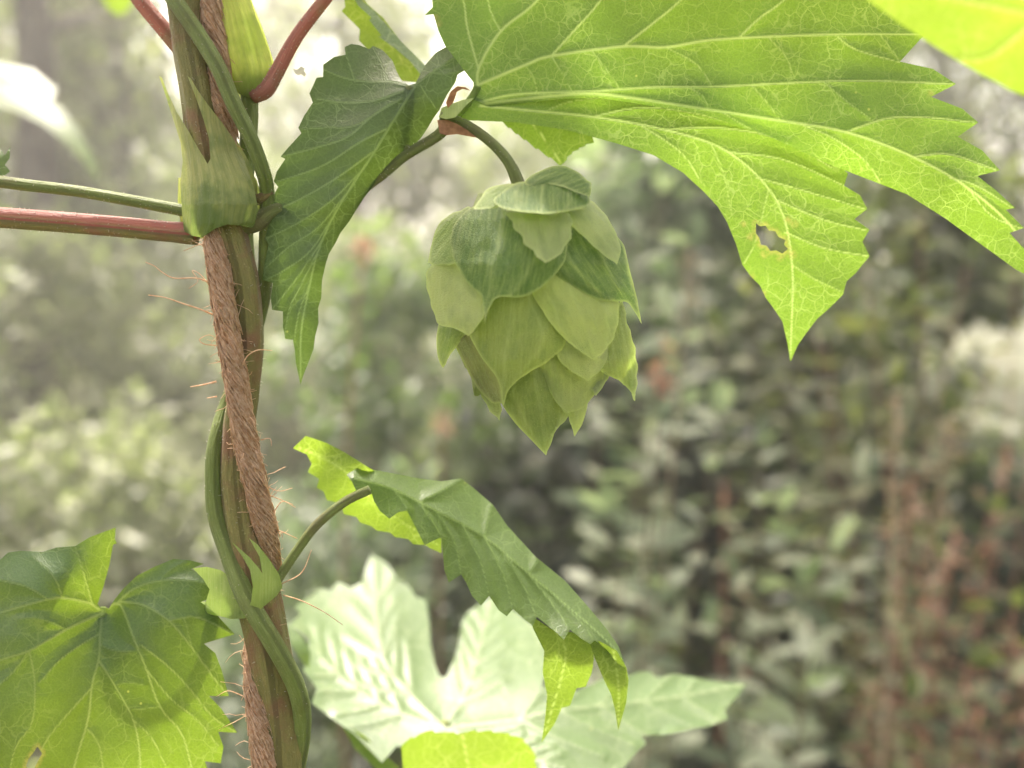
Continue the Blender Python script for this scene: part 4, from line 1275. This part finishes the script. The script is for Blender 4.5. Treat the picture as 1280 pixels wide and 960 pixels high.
leafB = leaf(bineB, [dict(outline=L3, veins=V3, step=2.1, quilt=3.2, holes=[hole3], ctrl=Z8([(385, 368, 22), (430, 60, -22), (330, 100, -8), (160, 150, 0), (0, 185, 6), (230, 230, -22), (60, 260, -20), (0, 370, -6), (-150, 420, -10), (250, 420, -12), (0, 560, -22), (-200, 700, -24), (60, 470, -34),
      (400, 300, 10), (500, 250, 14), (650, 180, 16), (760, 195, 24), (832, 300, 20), (876, 458, 18), (855, 690, 22), (888, 826, 34), (700, 300, -2), (640, 450, -10), (560, 420, -12), (600, 650, -2), (440, 550, -6), (376, 560, 2), (340, 780, 8), (480, 850, 14), (150, 700, -30), (100, 950, -14), (300, 1150, 40), (700, 1000, 44)]))], M_HALFSHADE, M_VEIND,
     petiole=[(306, 764, -22), (282, 763, -8), (262, 760, 14), (235, 762, 36), (190, 772, 46), (140, 775, 40), (127, 765, 22)], pmat=M_STIP, pr=8, label="rounded green leaf with a small hole, half lit through")

# drooping leaf at the other side of the node
Z1b = lambda pts: zc(340, 520, 2.181, pts)
S1 = Z1b([(203, 160), (235, 140), (285, 148), (330, 156), (400, 170), (462, 178), (516, 170), (556, 202), (602, 242), (642, 300), (720, 385), (800, 450), (862, 520), (912, 580), (945, 628), (966, 688), (950, 668), (932, 646), (918, 652), (905, 628), (880, 612), (868, 622), (842, 606), (812, 582),
          (796, 610), (775, 590), (722, 548), (712, 572), (690, 556), (657, 526), (640, 546), (618, 530), (592, 490), (570, 517), (545, 490), (530, 455), (516, 432), (482, 454), (470, 420), (462, 332), (440, 340), (416, 352), (395, 310), (368, 258), (345, 262), (320, 280), (295, 260), (278, 232), (268, 198), (230, 205), (218, 180)])
S2 = Z1b([(57, 88), (92, 54), (150, 74), (200, 100), (250, 132), (330, 180), (440, 260), (462, 335), (462, 374), (430, 360), (420, 352), (385, 350), (372, 336), (335, 330), (322, 318), (285, 312), (270, 300), (240, 290), (230, 275), (196, 268), (188, 238), (150, 230), (140, 205), (122, 196), (128, 172), (98, 152), (108, 130), (95, 105)])
S3 = Z1b([(700, 540), (760, 580), (820, 590), (872, 616), (878, 660), (872, 700), (855, 738), (830, 742), (812, 790), (790, 796), (770, 840), (735, 890), (745, 820), (750, 760), (738, 700), (742, 640), (712, 580)])
S4 = Z1b([(860, 600), (905, 620), (940, 640), (966, 685), (972, 720), (966, 780), (944, 858), (935, 800), (925, 760), (905, 720), (880, 660)])
lv4 = [(Z1b(p), r) for p, r in (([(225, 170), (330, 200), (450, 260), (580, 330), (700, 430), (820, 530), (930, 630), (964, 684)], 1.8), ([(330, 200), (360, 235), (368, 255)], .9), ([(400, 235), (440, 290), (460, 328)], 1.0), ([(450, 260), (500, 350), (515, 430)], 1.1), ([(520, 298), (570, 400), (592, 488)], 1.1), ([(580, 330), (630, 430), (656, 524)], 1.1),
      ([(640, 380), (690, 470), (720, 548)], 1.0), ([(700, 430), (770, 520), (810, 580)], 1.0), ([(770, 490), (840, 560), (878, 610)], .9), ([(400, 235), (470, 200), (515, 172)], .9), ([(580, 330), (590, 280), (600, 245)], .8), ([(700, 430), (720, 400), (722, 388)], .8))]
leaf(bineB, [dict(outline=S1, veins=lv4, step=2.3, quilt=7, ctrl=Z1b([(205, 160, 24), (240, 195, 16), (330, 156, 52), (516, 170, 100), (640, 300, 84), (800, 450, 62), (912, 580, 30), (966, 688, -8), (868, 620, -14), (715, 570, -6), (592, 500, -2), (482, 450, -4), (416, 350, 2), (320, 278, 10), (450, 260, 34), (640, 400, 34), (770, 510, 26)])),
             dict(outline=S2, step=3, quilt=1, veins=[(Z1b([(220, 165), (150, 120), (70, 85)]), 1.2), (Z1b([(220, 170), (300, 250), (450, 350)]), 1.0)], ctrl=Z1b([(57, 88, 60), (150, 74, 80), (250, 132, 30), (100, 150, 100), (230, 290, 96), (460, 370, 90), (330, 180, 84), (440, 260, 84)])),
             dict(outline=S3, step=3, quilt=1, veins=[(Z1b([(770, 580), (800, 660), (740, 880)]), 1.2)], ctrl=Z1b([(700, 540, 12), (872, 616, 14), (870, 700, 40), (735, 890, 70), (740, 700, 44), (800, 680, 36)])),
             dict(outline=S4, step=3, quilt=1, veins=[(Z1b([(930, 640), (945, 740), (944, 850)]), 1.0)], ctrl=Z1b([(860, 600, 6), (966, 685, -10), (944, 858, 30), (880, 660, 18), (966, 780, 12)]))],
     M_MIDLEAF, M_VEIND, petiole=[(338, 742, -8), (349, 722, 0), (370, 690, 6), (395, 657, 12), (430, 628, 18), (462, 612, 18)], pmat=M_PETG, pr=6, label="drooping serrated leaf with yellow-green backlit lobes")

# ---- third bine: behind, with the flaring sheath and pink leaf stalk
C_PTS = [(280, -60, 14), (290, -20, 14), (300, 40, 14), (310, 100, 14), (312, 140, 14), (310, 180, 20), (306, 230, 30), (306, 300, 34), (312, 380, 34), (306, 470, 40), (300, 560, 36), (306, 660, 34), (330, 770, 36), (346, 880, 40), (352, 980, 40), (352, 1040, 40)]
bineC = empty("hop_bine", ground_under(345, 1100), "hop bine with flaring sheath painted backlit pale green and pink leaf stalk behind the others", "hop vine")
OC = np.array(bineC.location)
tube_part("stem", C_PTS, 11, M_SLENDER, bineC, OC, 12, 6, .05, 60, dict(up=up_pts(280, -60, 14), down=down_pts(352, 1040, 40, -.01)), hairs=60, hair_len=3)
shC = Z2([(268, -60), (296, 0), (312, 60), (314, 130), (330, 220), (362, 300), (392, 332), (430, 345), (468, 348), (490, 330), (512, 300), (512, 240), (500, 190), (472, 110), (452, 60), (432, 0), (420, -60)])
shell("stipule_sheath", [(-25, 282, 27), (0, 289, 25), (40, 300, 30), (80, 312, 31), (106, 318, 26), (124, 317, 16)], shC, M_SHEATHLIT, bineC, OC, dz0=12, ratio=.8)
tube_part("petiole", [(318, 118, 6), (332, 112, 0), (345, 92, -2), (372, 44, -6), (415, -12, -10), (460, -70, -14)], [11, 10.5, 9, 8, 7.5, 7], M_PETRR, bineC, OC, 12, hairs=200, hair_len=4)
# leaf behind with its pale folded edge, at the top between the two big leaves
Z4p = Z4
leaf(bineC, [dict(outline=Z4([(40, -60), (50, 40), (30, 60), (80, 110), (130, 160), (125, 220), (190, 290), (260, 370), (350, 440), (440, 450), (470, 400), (380, 260), (260, 100), (170, 20), (120, -60)]), step=3, quilt=1,
              ctrl=Z4([(40, -40, 90), (130, 160, 110), (350, 440, 120), (470, 400, 120), (260, 100, 100), (120, -60, 80)]), veins=[(Z4([(130, -20), (250, 180), (440, 430)]), 1.4)]),
             dict(outline=Z4([(80, -40), (150, 10), (210, 60), (290, 150), (350, 220), (420, 290), (500, 370), (480, 400), (460, 405), (400, 330), (330, 270), (232, 200), (250, 195), (180, 110), (195, 98), (120, 30)]), step=3, quilt=1,
              ctrl=Z4([(80, -40, 82), (290, 150, 92), (500, 370, 112), (460, 405, 88), (232, 200, 70), (120, 30, 68)]))], M_BRIGHTLEAF, M_VEIN,
     petiole=[(415, -7, -10), (425, -30, 30), (440, -30, 78), (450, -5, 92)], pmat=M_PETRR, pr=5)

# ---- fourth plant: pale sunlit leaf further back at the bottom
bineD = empty("hop_shoot", ground_under(520, 960), "hop shoot with one large glaring sunlit leaf beneath the drooping leaf", "hop vine")
bineD.location.y += .06
OD = np.array(bineD.location)
ZD = zc(340, 520, 2.181, [(455, 960)])[0]
Z2b = lambda pts: zc(600, 680, 3.428, pts)
D_left = Z1b([(340, 900), (300, 945), (225, 868), (165, 826), (108, 782), (122, 742), (86, 694), (100, 640), (102, 602), (42, 572), (78, 540), (62, 520), (110, 488), (130, 470), (160, 474), (182, 452), (216, 470), (246, 452), (258, 410), (272, 378), (300, 392), (322, 412), (345, 450), (372, 462), (392, 492), (420, 500), (428, 560), (432, 620), (445, 680), (458, 712), (476, 710), (498, 660),
              (510, 622), (518, 560), (535, 534), (570, 510), (600, 492), (650, 520), (700, 560), (748, 600), (750, 690), (735, 740), (690, 765)])
D_right = Z2b([(290, 600), (380, 640), (480, 600), (560, 560), (640, 565), (680, 548), (722, 544), (762, 572), (832, 558), (925, 572), (1000, 588), (1142, 600), (1105, 650), (1048, 712), (1064, 748), (1000, 775), (975, 782), (880, 795), (780, 812), (692, 822), (712, 856), (672, 890), (650, 918), (612, 962), (500, 1010), (300, 1010), (180, 960)])
D_out = D_left + D_right
def side_veins(veins, n=5, ln=.34, r=1.1):
    out = list(veins)
    for pl, _ in veins:
        q = spline([p[:2] for p in pl], step=6)
        L = len(q)
        tot = np.linalg.norm(q[-1] - q[0])
        for k in range(1, n + 1):
            i = int(L * (.12 + .8 * k / (n + 1)))
            t = q[min(i + 2, L - 1)] - q[max(i - 2, 0)]
            t /= np.linalg.norm(t) + 1e-9
            l = tot * ln * (1 - .65 * k / (n + 1)) * rng.uniform(.85, 1.1)
            for sgn in (-1, 1):
                a = sgn * rng.uniform(.65, .8)
                d = np.array([t[0] * math.cos(a) - t[1] * math.sin(a), t[0] * math.sin(a) + t[1] * math.cos(a)])
                out.append(([tuple(q[i]), tuple(q[i] + d * l * .5 + t * l * .02), tuple(q[i] + d * l + t * l * .12)], r))
    return out


lvD = [(Z1b([(470, 850), (380, 760), (300, 640), (275, 400)]), 2.0), (Z1b([(470, 850), (540, 720), (600, 500)]), 2.0), (Z1b([(470, 850), (330, 800), (200, 720), (60, 570)]), 1.8), (Z1b([(470, 850), (650, 830), (800, 800)]) + Z2b([(800, 660), (1130, 602)]), 2.2), (Z1b([(470, 850), (640, 910), (800, 960)]), 1.8)]
leaf(bineD, [dict(outline=D_out, step=3.2, quilt=6, veins=side_veins(lvD), ctrl=[(555, 910, 400), (340, 782, 560), (464, 695, 900), (390, 735, 760), (550, 846, 530), (615, 748, 800), (683, 800, 660), (400, 900, 380), (480, 950, 320), (690, 850, 520), (860, 850, 600), (930, 855, 610), (800, 920, 430), (770, 960, 350), (620, 970, 310), (480, 800, 600), (450, 860, 470), (600, 850, 520)]),
             dict(outline=Z1b([(185, 835), (250, 870), (310, 925), (345, 960), (330, 1010), (280, 960), (225, 905)]), step=4, quilt=1, ctrl=Z1b([(185, 835, 395), (310, 925, 350), (280, 960, 400), (330, 1010, 390)])),
             dict(outline=serrate(Z1b([(352, 900), (385, 880), (425, 864), (500, 868), (560, 862), (620, 866), (680, 884), (712, 925), (722, 990)]), 22, 3, 1) + Z1b([(700, 1060), (540, 1120), (400, 1060), (360, 980)]), step=4, quilt=2, veins=[(Z1b([(520, 870), (540, 1000), (540, 1110)]), 2)],
                  ctrl=Z1b([(352, 900, 235), (520, 866, 215), (712, 925, 235), (540, 1000, 245), (540, 1120, 300), (400, 1060, 285), (700, 1060, 285)])),
             dict(outline=Z2b([(690, 815), (760, 775), (830, 740), (935, 765), (1000, 772), (880, 800), (780, 820)]), step=4, quilt=1, ctrl=Z2b([(690, 815, 470), (830, 740, 500), (1000, 772, 510), (780, 820, 440)])),
             dict(outline=Z1b([(42, 570), (80, 600), (105, 640), (100, 690), (75, 660), (50, 620)]), step=4, quilt=1, ctrl=Z1b([(42, 570, 470), (105, 640, 450), (100, 690, 440), (50, 620, 430)]))],
     M_BRIGHTLEAF, M_VEIN)
tube_part("stem", [(555, 905, 408), (570, 930, 440), (580, 990, 470), (585, 1060, 480)], 9, M_PETG, bineD, OD, 10, extra_world=dict(down=down_pts(585, 1060, 480, .01)))

# ---- plants at the frame's edges: close yellow leaf, and blurred leaves further back
bineE = empty("hop_shoot", ground_under(1500, 300), "hop shoot with a yellow sunlit leaf overlapping the broad veined leaf", "hop vine")
bineE.location.y -= .05
OE = np.array(bineE.location)
E_out = [(1040, -30), (1085, 0), (1120, 26), (1150, 46), (1190, 72), (1225, 92), (1262, 112), (1300, 128), (1380, 150), (1450, 120), (1480, 40), (1450, -60), (1380, -140), (1260, -170), (1120, -120), (1050, -70)]
leaf(bineE, [dict(outline=E_out, step=4, quilt=3, ctrl=[(1040, -30, -330), (1150, 46, -330), (1300, 128, -320), (1450, 120, -330), (1480, 0, -370), (1260, -170, -450), (1200, -20, -375), (1050, -70, -360), (1350, 0, -390)], veins=[([(1470, 40), (1300, 20), (1150, -10), (1050, -30)], 3), ([(1300, 20), (1240, 70), (1200, 75)], 2), ([(1300, 20), (1230, -60), (1160, -100)], 2)])], M_BRIGHTLEAF, M_VEIN)
e0 = P3((1478, 40, -360))
tube_part("stem", [(1440, 30, -365), (1478, 40, -360), (1530, 80, -350)], 7, M_PETG, bineE, OE, 10, extra_world=dict(down=down_pts(1530, 80, -350, .01)))

bineF = empty("hop_shoot", ground_under(-300, 300), "hop shoot with a blurred glaring white-edged leaf above the pink-topped leaf stalk", "hop vine")
bineF.location.y += .40
OF = np.array(bineF.location)
F_out = [(-120, 60), (-60, 78), (0, 92), (35, 106), (70, 130), (98, 160), (118, 195), (124, 228), (108, 206), (88, 184), (56, 156), (20, 138), (-20, 130), (-90, 128)]
F_und = [(-90, 84), (0, 78), (40, 88), (70, 112), (60, 130), (0, 100)]
leaf(bineF, [dict(outline=F_out, step=4, quilt=3, ctrl=[(-120, 60, 2870), (0, 92, 2880), (70, 130, 2850), (124, 228, 2700), (60, 172, 2700), (-20, 140, 2700), (-90, 138, 2700)], veins=[([(-110, 100), (0, 118), (70, 155), (120, 222)], 3)]),
             dict(outline=F_und, step=4, quilt=1, ctrl=[(-90, 84, 3036), (0, 78, 3230), (40, 88, 3197), (70, 112, 3100), (0, 100, 3019)]),
             dict(outline=[(118, -30), (128, 0), (140, 16), (152, 20), (164, 8), (172, -20), (150, -50)], step=4, quilt=1, ctrl=[(118, -30, 2584), (150, 20, 2648), (172, -20, 2584), (150, -50, 2519)])], M_MIDLEAF, M_VEIN)
tube_part("stem", [(145, -45, 2527), (20, -70, 2660), (-110, 60, 2850), (-180, 140, 2850), (-200, 260, 2850)], 8, M_PETG, bineF, OF, 10, extra_world=dict(down=down_pts(-200, 260, 2850, .01)))

# ------------------------------------------------------------------ jute twine
T_PTS = [(256, -60, 0), (262, -20, -2), (267, 30, -4), (273, 80, -6), (278, 130, -6), (281, 170, 0), (279, 220, 4), (275, 260, 2), (271, 285, -6), (271, 315, -14), (277, 360, -22), (286, 420, -28), (296, 480, -30), (305, 540, -30), (318, 600, -25), (329, 650, -12), (336, 690, 8),
         (335, 740, 26), (326, 780, 24), (319, 820, 8), (320, 860, -2), (325, 910, -12), (331, 960, -20), (338, 1010, -24)]
tw = empty("jute_twine", ground_under(300, 1010), "frayed brown jute twine with hop bines wound round it", "twine")
OT = np.array(tw.location)
tp_ = spline(T_PTS, step=3)
tW = P3(tp_)
up = up_pts(256, -60, 0)
dn = down_pts(338, 1010, -24, -.01)
upw = spline(up, n=20)
tW = np.vstack([upw, tW, spline(dn, n=20)])
Lw = np.r_[0, np.cumsum(np.linalg.norm(np.diff(tW, axis=0), axis=1))]
tt = np.gradient(tW, axis=0)
tt /= np.linalg.norm(tt, axis=1)[:, None]
n0 = np.tile([0., -1., 0.], (len(tW), 1))
n0 -= tt * (n0 * tt).sum(1)[:, None]
n0 /= np.linalg.norm(n0, axis=1)[:, None]
b0 = np.cross(tt, n0)
TR = 11 * MM
for k in range(3):
    a = Lw / (95 * MM) * 2 * math.pi * -.5 + k * 2.094
    c = tW + (n0 * np.cos(a)[:, None] + b0 * np.sin(a)[:, None]) * TR * .40
    v, f, at_ = tube_geo(c, TR * .68 * (1 + .10 * np.sin(Lw / MM / 13 + k * 2) + .09 * np.sin(Lw / MM / 37 + k * 4.1)), 9, 3, .05, 250)
    mesh_obj("strand", v, f, M_JUTE, tw, OT, attrs=dict(tubepos=at_))
# fibres: lying along the twine, and stray ones
i0, i1 = len(upw), len(upw) + len(tp_)
hs = []
for _ in range(4200):
    i = rng.integers(i0, i1 - 22)
    ln = rng.integers(9, 22)
    a0 = rng.uniform(0, 6.283)
    idx = np.arange(i, i + ln, 3)
    aa = a0 - (Lw[idx] - Lw[i]) / (95 * MM) * math.pi + rng.normal(0, .12, len(idx)).cumsum()
    rr = TR * rng.uniform(1.02, 1.22) * (1 + np.linspace(0, rng.uniform(-.05, .25), len(idx)))
    c = tW[idx] + (n0[idx] * np.cos(aa)[:, None] + b0[idx] * np.sin(aa)[:, None]) * rr[:, None]
    hs.append(tube_geo(c, np.full(len(idx), rng.uniform(.4, .9) * MM), 3))
v, f, a = merge(hs)
o = mesh_obj("fibre_nap", v, f, M_JUTELIT, tw, OT)
o["kind"] = "stuff"
hs = []
for _ in range(900):
    i = rng.integers(i0, i1 - 2)
    aa = rng.uniform(0, 6.283)
    d = n0[i] * math.cos(aa) + b0[i] * math.sin(aa)
    c = tW[i] + d * TR * .95
    l = MM * rng.gamma(1.6, 7.0)
    dr = d * .9 + tt[i] * rng.uniform(-.9, .9) + rng.normal(0, .3, 3)
    pts_ = [c]
    for s in range(4):
        dr = dr + rng.normal(0, .35, 3)
        pts_.append(pts_[-1] + dr / np.linalg.norm(dr) * l / 4)
    hs.append(tube_geo(np.array(pts_), np.array([.55, .5, .45, .4, .3]) * MM, 3))
v, f, a = merge(hs)
o = mesh_obj("stray_fibre_fuzz", v, f, M_JUTELIT, tw, OT)
o["kind"] = "stuff"
# the long loose fibres one can pick out
Z3 = lambda pts: zc(180, 280, 2.667, pts)
for pl, r in (([(232, 195, -18), (205, 188, -22), (170, 180, -24), (100, 180, -22), (60, 160, -18), (35, 140, -14), (5, 127, -10)], 1.1), ([(230, 302, -20), (190, 285, -26), (130, 265, -28), (70, 245, -26), (15, 237, -22)], 1.3), ([(230, 60, -10), (180, 70, -14), (132, 90, -12)], .8), ([(225, 215, -18), (190, 170, -22), (160, 155, -22), (180, 190, -24), (150, 215, -20)], .8),
              ([(245, 405, -24), (200, 400, -28), (185, 385, -28), (215, 370, -26), (240, 380, -24)], .8), ([(242, 525, -24), (200, 535, -28), (155, 543, -26)], 1.2), ([(243, 575, -24), (210, 580, -26)], 1.0), ([(330, 470, -38), (345, 440, -42), (380, 420, -42), (428, 422, -40)], .9), ([(390, 720, -24), (420, 715, -26), (425, 740, -26)], .8), ([(400, 870, -18), (450, 890, -20), (495, 880, -18)], .8),
              ([(410, 900, -16), (470, 925, -18), (505, 945, -16)], .7)):
    p = spline(Z3(pl), step=4)
    v, f, a = tube_geo(P3(p), np.linspace(r, r * .5, len(p)) * MM, 5)
    mesh_obj("loose_fibre", v, f, M_JUTELIT, tw, OT)
for pl in ([(392, 110, -8), (440, 130, -4), (485, 150, 2)], [(430, 310, 0), (500, 270, 8), (535, 190, 10)], [(435, 350, 4), (500, 370, 8), (580, 410, 12), (645, 455, 14)], [(330, 725, 6), (290, 705, 4), (240, 688, 2), (200, 708, 2)], [(325, 600, 20), (300, 620, 20), (305, 640, 20)], [(400, 60, -8), (430, 20, -8), (470, 30, -6)]):
    p = spline(Z4b(pl), step=4)
    v, f, a = tube_geo(P3(p), np.linspace(.8, .4, len(p)) * MM, 4)
    mesh_obj("loose_fibre", v, f, M_JUTELIT, tw, OT)

# ------------------------------------------------------------------ haze added in place of lens glare
def haze_box(lo, hi, density):
    m, nt = new_mat("glare_haze")
    g = NG(nt)
    pv = g.n("ShaderNodeVolumePrincipled", inp={'Color': (1, .98, .93, 1), 'Density': density, 'Anisotropy': .35})
    out = g.n("ShaderNodeOutputMaterial")
    nt.links.new(pv.outputs[0], out.inputs["Volume"])
    lo, hi = np.asarray(lo, float), np.asarray(hi, float)
    V = np.array([[(lo, hi)[i][0], (lo, hi)[j][1], (lo, hi)[k][2]] for i in (0, 1) for j in (0, 1) for k in (0, 1)])
    F = [(0, 1, 3, 2), (4, 6, 7, 5), (0, 4, 5, 1), (2, 3, 7, 6), (0, 2, 6, 4), (1, 5, 7, 3)]
    o = mesh_obj("haze", V, F, m, smooth=False)
    tag(o, "thin haze volume added for the pale glare over the garden", "haze", kind="stuff")


haze_box((-130, -125, -1.2), (130, 130, 9.0), HAZE)
